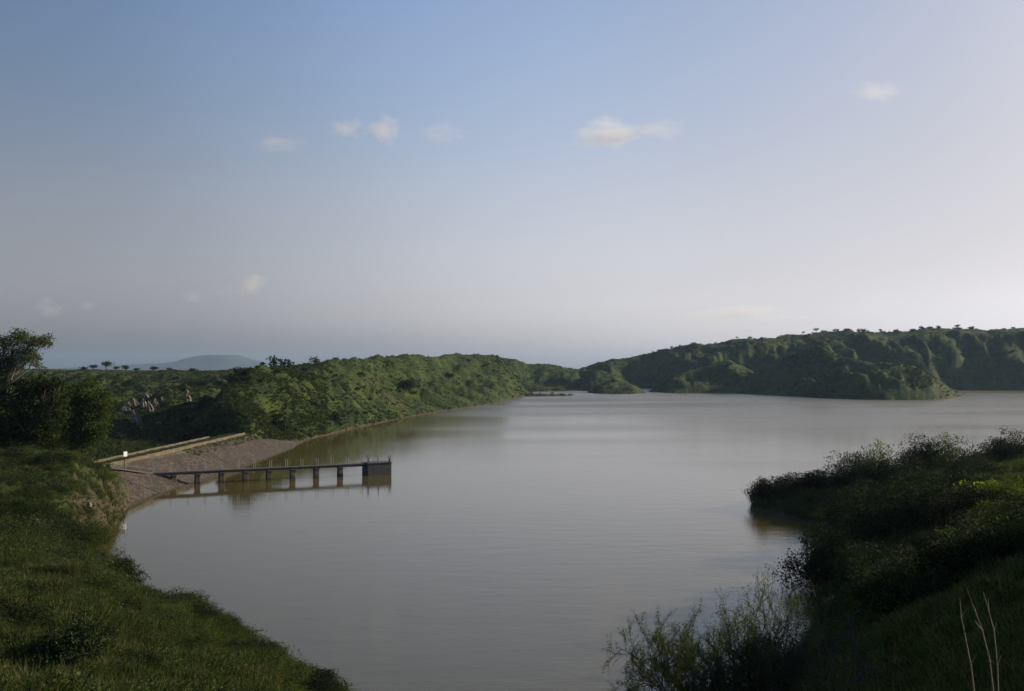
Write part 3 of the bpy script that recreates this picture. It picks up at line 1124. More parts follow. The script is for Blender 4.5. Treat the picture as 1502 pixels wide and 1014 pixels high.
def sample_land(rng, n, x0, x1, r0, r1, zmin=.15, vis_tol=.004, power=0.0, plant_h=.6):
    """points over visible land, even in view columns and log distance"""
    u = rng.uniform((x0 - 751) / FPX, (x1 - 751) / FPX, n)
    a = np.arctan(u)
    l0, l1 = math.log(r0), math.log(r1)
    t_ = rng.rand(n)
    r_ = np.exp(l0 + (l1 - l0) * t_ ** (1.0 / (1 + power)))
    i = np.clip(np.searchsorted(az, a) - 1, 0, NA - 2)
    j = np.clip(np.searchsorted(rr, r_) - 1, 0, NR - 2)
    s = (a - az[i]) / (az[i + 1] - az[i])
    t = (r_ - rr[j]) / (rr[j + 1] - rr[j])
    z = bilin(Hh, i, j, s, t)
    el = (z + plant_h - EYE) / (r_ * np.cos(a))
    keep = (z > zmin) & ((el > RUN[i, j] - vis_tol) | (rng.rand(n) < .06))
    slope = np.abs(Hh[i, j + 1] - Hh[i, j]) / (rr[j + 1] - rr[j])
    keep = keep & (rng.rand(n) > bilin(SOIL, i, j, s, t) * .93)
    P = np.stack([np.sin(a) * r_, np.cos(a) * r_, z], 1)[keep]
    return P, slope[keep]


def tuft_mesh(rng, nb, h, spread, material, width=.02, bend=.5):
    V, C = [], []
    F = []
    for k in range(nb):
        a = rng.rand() * 6.283
        r_ = spread * rng.rand() ** .7
        b = np.array([math.cos(a) * r_, math.sin(a) * r_, -.03])
        L = h * rng.uniform(.5, 1.15)
        out = np.array([math.cos(a), math.sin(a), 0]) * bend * rng.uniform(.2, 1) * L
        side = np.array([-math.sin(a + rng.normal()), math.cos(a), 0]) * width * rng.uniform(.6, 1.4)
        m_ = b + out * .3 + np.array([0, 0, L * .6])
        t = b + out + np.array([0, 0, L * rng.uniform(.8, 1)])
        i = len(V)
        V += [b - side, b + side, m_ + side * .8, m_ - side * .8, t]
        F += [i, i + 1, i + 2, i + 3, i + 3, i + 2, i + 4]
        C += [4, 3]
    return mesh_np('grass_tuft', np.array(V), np.array(F), C, M[material])


def weed_mesh(rng, n, w, h, leaf, material, aspect=.6):
    bl = [(rng.normal() * w * .25, rng.normal() * w * .25, h * rng.uniform(.25, .6), w * .35, w * .35, h * .35) for _ in range(4)]
    pts, nn = blob_points(rng, bl, n, w * .1, 4, .5)
    pts[:, 2] = np.abs(pts[:, 2])
    return leaf_mesh('weed', pts, nn, leaf, rng, M[material], aspect)


rng = np.random.RandomState(11)
near_tufts = [tuft_mesh(rng, 34, .42, .22, 'grass', .011, .7) for _ in range(3)] + [tuft_mesh(rng, 24, .5, .2, 'weed', .014, .5), tuft_mesh(rng, 20, .5, .16, 'drygrass', .008, .6)] + \
    [weed_mesh(rng, 90, .5, .35, .07, 'weed') for _ in range(2)]
mid_tufts = [tuft_mesh(rng, 60, .6, .42, 'grass', .012, .6) for _ in range(4)] + [tuft_mesh(rng, 50, .55, .35, 'weed', .014, .5) for _ in range(2)] + [weed_mesh(rng, 220, .9, .5, .07, 'weed', .4) for _ in range(2)] + [weed_mesh(rng, 220, .9, .6, .07, 'scrub', .4)] + [tuft_mesh(rng, 40, .6, .35, 'drygrass', .010, .6)]
far_tufts = [weed_mesh(rng, 70, 1.6, .8, .34, 'weed') for _ in range(2)] + [weed_mesh(rng, 70, 1.5, .7, .32, 'grass') for _ in range(3)] + [weed_mesh(rng, 90, 1.6, 1.1, .34, 'scrub') for _ in range(2)]
far_scrub = [weed_mesh(rng, 110, 3.0, 1.9, .60, 'scrub') for _ in range(3)] + [weed_mesh(rng, 80, 2.6, 1.3, .55, 'weed') for _ in range(2)]

# near right slope
P, s_ = sample_land(rng, 60000, 1130, 1640, 3.5, 70, .1)
scatter('grass', near_tufts, P, rng.uniform(.45, 1.1, len(P)) * (0.45 + 0.55 * sstep(5, 30, P[:, 1])), rng, 'long green grass and weeds on the slope at lower right')
P, s_ = sample_land(rng, 40000, 1090, 1640, 34, 145, .1)
scatter('undergrowth', mid_tufts[4:9], P, rng.uniform(.7, 2.0, len(P)) * np.clip(P[:, 1] / 85, .35, 1), rng, 'low dark undergrowth on the bushy spit at right')
# left bank
P, s_ = sample_land(rng, 150000, -120, 560, 20, 128, .05)
k = rng.rand(len(P)) < np.clip(1.25 - s_ * 1.8, .28, 1) * np.clip(.62 + 1.7 * fbm(P[:, 0], P[:, 1], 6, 3, 80), .05, 1)
P = P[k]
sz = rng.uniform(.45, 1.15, len(P)) * np.clip(0.85 + 1.6 * fbm(P[:, 0], P[:, 1], 4, 3, 81), .4, 2.0)
P3, s3 = sample_land(rng, 80000, -120, 560, 24, 128, .05)
P3 = P3[rng.rand(len(P3)) < np.clip(1.1 - s3 * 1.3, .3, 1)]
P = np.concatenate([P, P3])
sz = np.concatenate([sz, rng.uniform(.22, .5, len(P3))])
scatter('grass', mid_tufts + mid_tufts[6:9], P, sz, rng, 'rough green grass covering the left bank')
P, s_ = sample_land(rng, 42000, -120, 560, 24, 128, .05)
k = rng.rand(len(P)) < np.clip(.02 + 2.6 * fbm(P[:, 0], P[:, 1], 5, 4, 283), 0, .9)
P = P[k]
scatter('undergrowth', mid_tufts[6:9] + mid_tufts[8:9], P, (.5 + .8 * rng.rand(len(P)) + 1.4 * rng.rand(len(P)) ** 3) * np.clip(P[:, 1] / 75, .5, 1), rng, 'low dark shrubby clumps in the grass of the left bank')
# the space behind the dam and the left hill
P, s_ = sample_land(rng, 90000, -60, 480, 150, 640, .3, .003)
k = (rng.rand(len(P)) < np.clip(.42 + 1.2 * fbm(P[:, 0], P[:, 1], 22, 4, 82), .16, 1)) & ~((P[:, 0] > -58) & (P[:, 1] < 200))
P = P[k]
scatter('scrub', far_tufts, P, rng.uniform(.3, .85, len(P)), rng, 'green scrub covering the valley behind the dam')
P, s_ = sample_land(rng, 110000, 255, 800, 196, 760, .05, .003)
k = (rng.rand(len(P)) < np.clip(.45 + 1.3 * fbm(P[:, 0], P[:, 1], 16, 4, 84), .2, 1)) & ~((P[:, 0] > -58) & (P[:, 1] < 200))
P = P[k]
scatter('hillside_grass', far_tufts, P, .16 + .26 * rng.rand(len(P)) + .5 * rng.rand(len(P)) ** 8, rng, 'bright green grass and low scrub on the left hillside')
P, s_ = sample_land(rng, 110000, 720, 1640, 540, 1060, .05, .003)
k = rng.rand(len(P)) < np.clip(.32 + 1.3 * fbm(P[:, 0], P[:, 1], 40, 4, 86), .03, 1)
P = P[k]
scatter('hillside_scrub', far_scrub, P, .12 + .26 * rng.rand(len(P)) + .55 * rng.rand(len(P)) ** 10, rng, 'dark green scrub covering the hills across the water')

# ------------------------------------------------------------------ the dam
DX0, DX1, DY0, DY1 = -57.3, -53.6, 119.0, 198.5


def make_dam():
    root = empty('dam', (-55.5, 160, 0))
    tag(root, 'low embankment dam with stone pitched face and two rubble parapet walls', 'dam')
    o_ = Vector((-55.5, 160, 0))

    def L(me_mb, name, m_, par=root, smooth=False):
        me_mb.v = [(x - o_.x, y - o_.y, z - o_.z) for x, y, z in me_mb.v]
        return me_mb.build(name, m_, par, smooth)
    # stone pitched upstream face, real bumps of stones
    ys = np.arange(115.0, 226.0, 0.16)
    ts = np.linspace(0, 1, 66)
    Yg, Tg = np.meshgrid(ys, ts, indexing='ij')
    topx = np.full_like(Yg, -53.25)
    topz = np.interp(Yg, [115, 198, 206, 226], [3.15, 3.1, 2.6, 0.6])
    topx = np.interp(Yg, [115, 198, 210, 226], [-53.25, -53.25, -52.5, -49.5])
    botx = np.interp(Yg, [115, 122, 140, 200, 214, 226], [-45.0, -44.6, -43.6, -43.0, -43.0, -44.2])
    Xg = topx + (botx - topx) * Tg
    Zg = topz + (-1.25 - topz) * Tg
    # cellular stones
    cell = 0.5
    su, sv = Yg / cell, (Xg * 1.15) / cell
    best = np.full(Yg.shape, 9.0)
    sid = np.zeros(Yg.shape)
    for ou in (-1, 0, 1):
        for ov in (-1, 0, 1):
            cu, cv = np.floor(su).astype(int) + ou, np.floor(sv).astype(int) + ov
            hsh = _perm[(_perm[cu & 4095] + cv) & 4095]
            px_, py_ = cu + (hsh % 61) / 61.0, cv + (hsh % 53) / 53.0
            d = np.hypot(su - px_, sv - py_)
            sid = np.where(d < best, hsh, sid)
            best = np.minimum(best, d)
    Zg = Zg + 0.10 * (1 - np.clip(best, 0, 1) ** 2) + ((sid % 17) / 17.0) * .07
    Zg += .25 * fbm(Xg, Yg, 7, 3, 95)
    n1, n2 = Yg.shape
    V = np.stack([Xg - o_.x, Yg - o_.y, Zg], 2).reshape(-1, 3)
    a = (np.arange(n1 - 1)[:, None] * n2 + np.arange(n2 - 1)[None]).ravel()
    q = np.stack([a, a + 1, a + n2 + 1, a + n2], 1)
    face = link('stone_face', mesh_np('stone_face', V, q[:, ::-1].ravel(), np.full(len(q), 4), M['riprap'], False), root)
    # core with the turf crest and grassed back slope
    b = MB()
    sec = [(-66, .2), (DX0 - .1, 3.25), (-55.5, 3.4), (-53.1, 3.2), (-50, 1.2), (-50, -1), (-66, -1)]
    n = len(sec)
    steps = 40
    for k in range(steps + 1):
        y = DY0 + (206 - DY0) * k / steps
        b.v += [(x + (.15 * math.sin(y * .7) if z > .3 and x < -60 else 0), y, z + .05 * math.sin(y * 1.7 + x)) for x, z in sec]
    for k in range(steps):
        for i in range(n):
            j = (i + 1) % n
            b.f.append((k * n + i, k * n + j, (k + 1) * n + j, (k + 1) * n + i))
    b.f.append(tuple(range(n)))
    b.f.append(tuple(steps * n + i for i in range(n - 1, -1, -1)))
    L(b, 'embankment', M['crest'])

    def wall(x, y0, y1, zb, zt, w):
        # rubble wall with slightly wandering top, coping as a child
        b = MB()
        cpb = MB()
        N = max(3, int((y1 - y0) / 1.0))
        rng_ = np.random.RandomState(int(y0 * 7 + abs(x)))
        for k in range(N):
            ya, yb = y0 + (y1 - y0) * k / N, y0 + (y1 - y0) * (k + 1) / N
            dz = rng_.uniform(-.035, .035)
            dx_ = rng_.uniform(-.02, .02)
            b.box((x + dx_, (ya + yb) / 2, (zb + zt + dz) / 2), (w, yb - ya - .004, zt + dz - zb), 0, 1, .02)
            cpb.box((x + dx_, (ya + yb) / 2, zt + dz + .035), (w + .06, yb - ya - .01, .07), 0, 1, .015)
        wo = L(b, 'parapet_wall', M['masonry'])
        cpb.v = [(X_ - o_.x, Y_ - o_.y, Z_ - o_.z) for X_, Y_, Z_ in cpb.v]
        link('coping', cpb.mesh('coping', M['cap']), wo)
    wall(DX0, 121, 187, 2.6, 3.66, .36)
    wall(DX1, 119, 130.2, 2.3, 3.68, .42)
    wall(DX1, 131.8, 198.3, 2.3, 3.68, .42)
    # concrete strip down the face
    b = MB()
    b.beam((-53.2, 128.6, 3.28), (-45.6, 131.2, -.35), .28, .3)
    L(b, 'concrete_strip', M['cap'])
    # grass and weed creeping on the crest
    return root


make_dam()
rng = np.random.RandomState(5)
n = 2600
P = np.stack([rng.uniform(-57.0, -53.9, n), rng.uniform(120, 200, n), np.full(n, 3.33)], 1)
m2 = 500
yy = rng.uniform(160, 202, m2)
P2 = np.stack([-53.2 + rng.rand(m2) ** 2 * 2.0, yy, 0 * yy], 1)
P2[:, 2] = 3.1 - (P2[:, 0] + 53.25) * .44
scatter('grass', mid_tufts[:5], np.concatenate([P, P2]), np.concatenate([rng.uniform(.25, .6, n), rng.uniform(.4, .8, m2)]), rng, 'short grass along the crest of the dam')

# ------------------------------------------------------------------ the jetty
J0 = Vector((-50.4, 138.4, 1.86))
J1 = Vector((-19.2, 155.0, 1.82))
JD = (J1 - J0).normalized()
JS = Vector((JD.y, -JD.x, 0)).normalized()          # towards the viewer's side


def make_jetty():
    o_ = Vector((J0.x, J0.y, 0))
    root = empty('jetty', o_)
    tag(root, 'narrow concrete intake jetty on short piers running out from the stone dam', 'jetty')
    ang = math.atan2(JD.y, JD.x)

    def L(b, name, m_, par=root, smooth=False):
        b.v = [(x - o_.x, y - o_.y, z) for x, y, z in b.v]
        return b.build(name, m_, par, smooth)
    tl = (J1 - J0).length
    tblock = tl - 4.1
    b = MB()
    b.beam(J0, J0 + JD * tblock, 1.25, .14)
    b.beam(J0 + JS * .42 + Vector((0, 0, -.142)), J0 + JD * tblock + JS * .42 + Vector((0, 0, -.142)), .18, .26)
    b.beam(J0 - JS * .42 + Vector((0, 0, -.142)), J0 + JD * tblock - JS * .42 + Vector((0, 0, -.142)), .18, .26)
    L(b, 'deck', M['darkconc'])
    # piers: found from the photograph columns
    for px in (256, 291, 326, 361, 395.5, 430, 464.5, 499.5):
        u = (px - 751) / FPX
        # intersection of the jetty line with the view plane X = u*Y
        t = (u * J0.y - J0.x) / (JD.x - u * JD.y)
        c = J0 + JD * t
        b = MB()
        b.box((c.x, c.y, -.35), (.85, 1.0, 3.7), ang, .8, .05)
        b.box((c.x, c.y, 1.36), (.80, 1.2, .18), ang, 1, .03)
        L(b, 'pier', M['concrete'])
    # intake block at the end
    c = J0 + JD * (tl - 2.05)
    b = MB()
    b.box((c.x, c.y, .12), (3.9, 2.6, 3.36), ang, 1, .04)
    L(b, 'intake_block', M['darkconc'])
    b = MB()
    b.box((c.x, c.y, 1.88), (4.05, 2.8, .13), ang, 1, .03)
    tp = L(b, 'platform_slab', M['darkconc'])
    # railing posts, both sides
    nn = int(tblock / 2.35)
    for k in range(nn + 1):
        for sgn in (-1, 1):
            t = .3 + k * 2.35
            q = J0 + JD * t + JS * (.56 * sgn)
            b = MB()
            b.tube([(q.x, q.y, q.z), (q.x, q.y, q.z + 1.12)], .038, 6)
            b.box((q.x, q.y, q.z + .02), (.14, .14, .04), ang)
            L(b, 'railing_post', M['steel'])
    # gate hoists on the block: stand, spindle, handwheel
    for px, tall, wheel in ((539, 1.15, True), (554, 1.35, False), (570, .75, True)):
        u = (px - 751) / FPX
        t = (u * J0.y - J0.x) / (JD.x - u * JD.y)
        q = J0 + JD * t + JS * .5
        b = MB()
        b.box((q.x, q.y, 1.95 + .05), (.34, .34, .1), ang, 1, .01)
        b.box((q.x, q.y, 1.95 + tall * .36), (.22, .22, tall * .6), ang, .65, .01)
        st = L(b, 'gate_hoist', M['steel'] if not wheel else M['darksteel'])
        b = MB()
        b.tube([(q.x, q.y, 1.9), (q.x, q.y, 1.95 + tall * 1.15)], .03, 6)
        L(b, 'spindle', M['steel'], st)
        if wheel:
            b = MB()
            zc = 1.95 + tall * .8
            ring = [(q.x + .30 * math.cos(a) * JD.x, q.y + .30 * math.cos(a) * JD.y, zc + .30 * math.sin(a)) for a in np.linspace(0, 2 * math.pi, 17)]
            b.tube(ring, .028, 5)
            for a in (0, math.pi / 3, 2 * math.pi / 3):
                ca, sa = math.cos(a) * .3, math.sin(a) * .3
                b.tube([(q.x + ca * JD.x, q.y + ca * JD.y, zc + sa), (q.x - ca * JD.x, q.y - ca * JD.y, zc - sa)], .02, 5)
            L(b, 'handwheel', M['darksteel'], st)
    for (e1, e2) in ((-1.9, -1.28), (1.9, -1.28), (1.9, 1.28), (-1.9, 1.28)):
        q = c + JD * e1 - JS * e2
        b = MB()
        b.tube([(q.x, q.y, 1.9), (q.x, q.y, 3.0)], .035, 6)
        L(b, 'railing_post', M['steel'])
    # inclined walkway from the gap in the parapet down to the deck
    A = Vector((-52.95, 129.9, 3.5))
    b = MB()
    b.beam(A, J0 + JD * .1 - Vector((0, 0, .01)), 1.0, .2)
    L(b, 'inclined_walkway', M['darkconc'])
    for sgn in (-1, 1):
        b = MB()
        dd = (J0 - A).normalized()
        sdv = dd.cross(Vector((0, 0, 1))).normalized() * .5 * sgn
        b.tube([A + sdv + Vector((0, 0, .42)), J0 + sdv + Vector((0, 0, .42))], .04, 6)
        for k in range(5):
            q = A + (J0 - A) * (k / 4.0) + sdv
            b.tube([q - Vector((0, 0, .02)), q + Vector((0, 0, .44))], .035, 5)
        L(b, 'handrail', M['darksteel'])
    b = MB()
    b.beam(J0 + JS * .62 + JD * .9 - Vector((0, 0, .25)), J0 + JD * 3.5 + JS * .62 - Vector((0, 0, 1.5)), .2, .22)
    L(b, 'brace', M['darksteel'])
    return root


make_jetty()


def make_sign():
    Y = 133.0
    x = wx(182.5, Y, 683)
    root = empty('sign_board', (x, Y, 2.9))
    tag(root, 'small white sign board on a thin post beside the dam wall', 'sign')
    b = MB()
    b.tube([(0, 0, -.2), (0, 0, 1.9)], .06, 8)
    b.build('post', M['darksteel'], root)
    b = MB()
    b.box((.13, -.05, 2.02), (.55, .05, .66), R(55), 1, .012)
    b.build('board', M['white'], root)
    b = MB()
    b.box((.0, -.05, 1.2), (.14, .10, .3), 0, 1, .01)
    b.build('bracket', M['darksteel'], root)


make_sign()

# ------------------------------------------------------------------ trees at left
def make_tree(name, base, blobs, nleaf, leaf, r0, fork, label, cat='tree', material='tree', bark='bark', seed=1, group=None, clump=.38, aspect=.5, per=34, shell=.9, droop=.2):
    rng = np.random.RandomState(seed)
    root = empty(name, base)
    tag(root, label, cat, group)
    limbs(rng, (0, 0, 0), blobs, r0, fork, 7).build('trunk', M[bark], root, True)
    pts, nn = blob_points(rng, blobs, nleaf, clump, per, shell)
    link('crown', leaf_mesh('crown', pts, nn, leaf, rng, M[material], aspect, droop), root)
    return root


def px_blobs(base, Y, lst):
    """(px, py, radius_px_x, radius_px_y, depth offset m) -> blobs local to base"""
    out = []
    for (x, y, rx, ry, dy) in lst:
        c = at(x, y, Y + dy)
        k = (Y + dy) / FPX
        out.append((c.x - base[0], c.y - base[1], c.z - base[2], rx * k, (rx * k + ry * k) / 2 * 1.1, ry * k))
    return out


Y = 114.0
b0 = (wx(-22, Y), Y, ground(wx(-22, Y), Y) - .2)
make_tree('gum_tree', b0, px_blobs(b0, Y, [(8, 505, 15, 10, 0), (28, 496, 14, 11, 1), (50, 503, 13, 10, -.5), (66, 500, 9, 8, .5), (34, 520, 15, 12, 0), (20, 535, 13, 12, 1), (48, 522, 10, 8, 1),
                                           (57, 536, 5, 6, -.5), (2, 530, 16, 14, 0), (-22, 500, 20, 16, 0), (-45, 520, 22, 20, 1), (-15, 556, 18, 16, .5), (10, 556, 13, 11, .5), (-50, 560, 20, 22, 0)]),
          18000, .30, .26, (1.2, 0, 5.5), 'tall open gum tree with pale limbs rising above the others at the left edge', material='gum', bark='palebark', seed=3, clump=.30, aspect=.38, per=11, shell=.45, droop=.5)
Y = 112.0
b0 = (wx(40, Y), Y, ground(wx(40, Y), Y) - .2)
make_tree('broadleaf_tree', b0, px_blobs(b0, Y, [(15, 582, 26, 18, 0), (48, 570, 24, 17, 1), (78, 578, 18, 20, 0), (68, 566, 18, 12, 1), (10, 615, 24, 22, -1), (45, 605, 22, 20, 1), (75, 612, 20, 22, 0), (30, 640, 26, 20, 0), (62, 640, 24, 17, -1),
                                                 (-20, 600, 26, 30, 1), (-10, 645, 25, 20, 0), (84, 596, 10, 14, -1), (94, 560, 4, 5, 0)]),
          15000, .36, .30, (0, 0, 2.6), 'broad dense dark green tree left of the dam, below the gum tree', seed=8, clump=.42)
Y = 117.5
b0 = (wx(111, Y), Y, ground(wx(111, Y), Y) - .2)
make_tree('broadleaf_tree', b0, px_blobs(b0, Y, [(112, 578, 18, 14, 0), (132, 575, 17, 13, 1), (146, 590, 13, 17, 0), (124, 600, 20, 19, 1), (104, 608, 17, 20, 0), (146, 615, 12, 18, -.5), (128, 632, 20, 16, 0), (103, 640, 16, 14, 1), (146, 640, 11, 13, 0), (118, 655, 14, 8, 0)]),
          11000, .33, .20, (.2, 0, 2.4), 'rounded green tree with a short pale trunk at the near end of the dam', seed=9, clump=.38)

# ------------------------------------------------------------------ shrubs
bush_protos('big', 5, 5.0, 3.4, .14, 11000, 'shrub', 9, .20, .5, seed=2)
bush_protos('mid', 5, 3.0, 2.0, .12, 5200, 'shrub', 7, .14, .5, seed=3)
bush_protos('green', 4, 3.0, 1.9, .12, 4400, 'thorn', 7, .15, .4, seed=4)
bush_protos('lime', 2, 3.2, 2.2, .20, 1300, 'bright', 7, .22, .75, seed=5)
bush_protos('open', 3, 3.4, 2.8, .13, 1300, 'thorn', 9, .14, .5, seed=6)


def far_proto(rng, w, h, n, leaf, material):
    bl = rand_bush_blobs(rng, w, h, 6)
    pts, nn = blob_points(rng, bl, n, w * .05, 6, .5)
    pts[:, 2] = np.abs(pts[:, 2])
    return leaf_mesh('foliage', pts, nn, leaf, rng, M[material], .6)


rng = np.random.RandomState(21)
FARB = [far_proto(rng, 3.2, 2.4, 420, .42, 'shrub') for _ in range(5)]


def far_tree_proto(rng, spread, h):
    """small tree as ONE mesh is not wanted: returns crown and trunk meshes"""
    bl = []
    for k in range(5):
        a = rng.rand() * 6.28
        r_ = spread * .32 * rng.rand()
        bl.append((math.cos(a) * r_, math.sin(a) * r_, h * rng.uniform(.62, .85), spread * rng.uniform(.22, .34), spread * rng.uniform(.22, .34), h * rng.uniform(.13, .2)))
    pts, nn = blob_points(rng, bl, 620, spread * .05, 6, .5)
    f = leaf_mesh('crown', pts, nn, .40, rng, M['shrub'], .6)
    t = limbs(rng, (0, 0, 0), bl, .16, (0.1, 0, h * .35), 2).mesh('trunk', M['bark'])
    return f, t


FART = [far_tree_proto(rng, 4.6, 4.4) for _ in range(4)]


def put_far_tree(k, loc, s, label, group, nz=1.0):
    r_ = empty('tree', (loc[0], loc[1], loc[2] - .2), k * 1.3)
    r_.scale = (s, s, s * nz)
    tag(r_, label, 'tree', group)
    link('crown', FART[k % 4][0], r_)
    link('trunk', FART[k % 4][1], r_)


# plateau trees on the left skyline
pt = [(112, .8, 'leftmost small tree of the skyline row behind the dam'), (121, 1.15, 'wide low tree near the left end of the skyline row'), (136, 1.25, 'wide bushy tree just left of the tallest skyline tree'),
      (156, 1.75, 'tallest tree of the row on the left skyline'), (170, .95, 'small tree just right of the tallest skyline tree'), (184, 1.3, 'spreading tree in the middle of the left skyline row'),
      (200, .95, 'narrow dark tree standing alone at the skyline before the mountain'), (225, 1.2, 'round tree at the left foot of the blue mountain on the skyline'), (238, .85, 'small flat topped tree between two larger skyline trees'),
      (250, 1.0, 'umbrella shaped tree on the skyline under the mountain slope'), (267, .45, 'tiny tree on the skyline below the mountain top'), (282, 1.1, 'dark round tree right under the mountain top'), (292, .6, 'last small tree of the left skyline row')]
for k, (x, s, lb) in enumerate(pt):
    Y = 602
    X = wx(x, Y, 545)
    put_far_tree(k, (X, Y, ground(X, Y)), s * (1.15 if k % 2 else 1.08), lb, 'trees on the left skyline', .74)

# bushes of the right bank / spit: (x, y_base, Y, key, scale, nz, label)
RB = [
    (1122, 742, 117, 'mid', 1.0, 1.15, 'dark bush at the tip of the spit, hanging over the water'),
    (1140, 744, 116, 'mid', .95, 1.0, 'second dark bush from the tip of the spit'),
    (1165, 745, 117, 'mid', 1.1, .9, 'dark bush in the middle of the low spit'),
    (1192, 748, 116, 'mid', 1.15, .9, 'low dark bush where the spit joins the taller thicket'),
    (1218, 750, 115, 'big', .75, .9, 'dark bush at the foot of the tall thicket on the spit'),
    (1252, 742, 114, 'big', .90, 1.15, 'tall dark thicket bush on the spit with ragged top'),
    (1275, 735, 118, 'open', 1.0, 1.1, 'open feathery bush behind the thicket on the spit'),
    (1294, 733, 118, 'open', 1.1, 1.25, 'small sunlit tree-like bush sticking up on the spit'),
    (1330, 738, 112, 'big', .85, 1.0, 'broad dark bush right of the small sunlit one'),
    (1362, 735, 112, 'big', .85, 1.05, 'broad dark bush below the umbrella shaped bush'),
    (1396, 712, 113, 'open', 1.1, 1.0, 'umbrella shaped bush standing above the right thicket'),
    (1425, 735, 100, 'big', .8, .9, 'dark bush below and right of the umbrella shaped bush'),
    (1470, 722, 104, 'big', .9, .8, 'rounded dark bush on the mound at the right edge'),
    (1455, 700, 108, 'mid', 1.0, .6, 'low bush on top of the mound at the right edge'),
    (1500, 705, 108, 'mid', 1.1, .6, 'low bush at the very right edge of the mound'),
    (1440, 770, 82, 'lime', .8, .9, 'yellow green sunlit bush among dark ones at the right'),
    (1475, 780, 74, 'lime', .8, .9, 'yellow green sunlit bush nearest the right edge'),
    (1255, 800, 86, 'big', .75, .9, 'dark bush overhanging the small inlet'),
    (1232, 815, 83, 'big', .72, .95, 'round dark bush reaching left over the inlet'),
    (1200, 860, 73, 'mid', 1.0, 1.0, 'dark bush standing in the water below the inlet'),
    (1208, 785, 88, 'open', .7, .8, 'thin twiggy bush leaning out over the inlet above the dark round one'),
    (1240, 860, 74, 'big', .72, .95, 'dark bush just right of the one standing in the water'),
    (1285, 830, 72, 'big', .85, .95, 'large dark bush in the middle of the right thicket'),
    (1330, 825, 70, 'big', .85, 1.05, 'tallest rounded bush of the middle right thicket'),
    (1380, 815, 66, 'big', .85, 1.0, 'grey green rounded bush right of the tallest rounded one'),
    (1440, 815, 60, 'big', .7, .9, 'rounded dark bush at the right of the middle thicket'),
    (1300, 780, 90, 'big', .8, .9, 'dark bush behind the middle thicket, facing the inlet'),
    (1350, 770, 88, 'big', .8, .9, 'dark bush between middle thicket and spit'),
    (1400, 765, 86, 'mid', 1.2, .9, 'small dark bush left of the yellow green ones'),
    (1270, 880, 60, 'mid', .9, 1.0, 'dark bush on the shore above the thorn shrubs'),
    (1310, 880, 52, 'mid', .9, .9, 'dark bush on the slope below the middle thicket'),
    (1495, 800, 60, 'green', 1.0, 1.0, 'green bush at the right edge under the lime bushes'),
    (1360, 890, 40, 'green', .45, .8, 'small green weed bush on the grassy slope'),
    (1420, 870, 36, 'green', .42, .8, 'small green bush near the dry stalks'),
    (1300, 950, 22, 'green', .3, .9, 'small weedy bush low on the dark slope at bottom right'),
]
rng = np.random.RandomState(31)
for k, (x, yb, Y, key, s, nz, lb) in enumerate(RB):
    X = wx(x, Y, yb)
    put_bush('bush', key, k, (X, Y, max(ground(X, Y), -.3)), s * (1.45 if 55 < Y < 95 and key != 'lime' else 1.35), rng.rand() * 6.28, lb, 'bush', 'bushes on the right bank', .15, nz * (1.05 if x < 1240 and Y > 105 else 1.12))

# extra anonymous bushes filling the right bank
cnt = 0
while cnt < 64:
    x = rng.uniform(1225, 1560)
    y = rng.uniform(705, 900)
    if y > 905 - (x - 1225) * .05:
        continue
    Y = first_visible(min(x, 1502), y)
    if Y < 26 or Y > 128:
        continue
    X = wx(x, Y, y)
    g = ground(X, Y)
    if g < .4:
        continue
    sc_ = rng.uniform(.55, 1.0) * (.62 + .38 * min(1, Y / 75.0))
    put_bush('bush', ['mid', 'big', 'mid', 'big', 'green'][cnt % 5], cnt, (X, Y, g), sc_ * (.8 if cnt % 5 in (1, 3) else 1.25), rng.rand() * 6.28,
             'one of the dark bushes packed together between the larger ones of the right bank', 'bush', 'smaller bushes packed on the right bank', .2, rng.uniform(.75, 1.05))
    cnt += 1

# left bank bushes
LB = [
    (182, 858, 75, 'mid', .72, 1.2, 'fuzzy dark bush jutting over the water on the left shore'),
    (165, 845, 78, 'open', .6, 1.1, 'thin grey bush beside the fuzzy one on the left shore'),
    (110, 800, 84, 'green', 1.1, .95, 'broad green bush at the foot of the eroded left bank'),
    (132, 790, 88, 'green', .9, .95, 'green bush at the waterline below the eroded bank'),
    (85, 810, 82, 'mid', .9, .8, 'dark bush in the hollow below the eroded bank'),
    (275, 925, 56, 'mid', .42, 1.0, 'dark bush on the edge of the grassy left slope'),
    (262, 905, 62, 'mid', .5, .9, 'dark low bush at the brow of the left slope above the water'),
    (318, 915, 60, 'green', .45, .9, 'small green bush on the left shore point'),
    (388, 965, 54, 'mid', .42, .9, 'small dark bush low on the left shore'),
    (465, 1010, 49, 'mid', .45, .9, 'dark tuft bush at the bottom end of the left shore'),
    (110, 990, 31, 'mid', .62, 1.0, 'large dark bush at lower left in front of the bare soil'),
    (70, 980, 33, 'mid', .4, .9, 'dark bush left of the large one at lower left'),
    (205, 1005, 32, 'mid', .33, .9, 'dark bush on the bottom edge right of the large one'),
    (150, 722, 108, 'green', .7, .9, 'green bush on the shoulder of the left bank near the stone face'),
    (60, 740, 100, 'mid', .7, .8, 'dark bush on the upper face of the left bank'),
    (25, 720, 103, 'mid', .7, .8, 'dark bush near the top of the left bank by the edge'),
    (100, 715, 104, 'green', .6, .8, 'green bush under the crest of the left bank'),
    (130, 700, 110, 'mid', .6, .8, 'dark bush on the crest where the left bank meets the dam'),
]
for k, (x, yb, Y, key, s, nz, lb) in enumerate(LB):
    X = wx(x, Y, yb)
    put_bush('bush', key, k + 3, (X, Y, max(ground(X, Y), -.2)), s * 1.4, rng.rand() * 6.28, lb, 'bush', 'bushes on the left bank', .12, nz)
cnt = 0
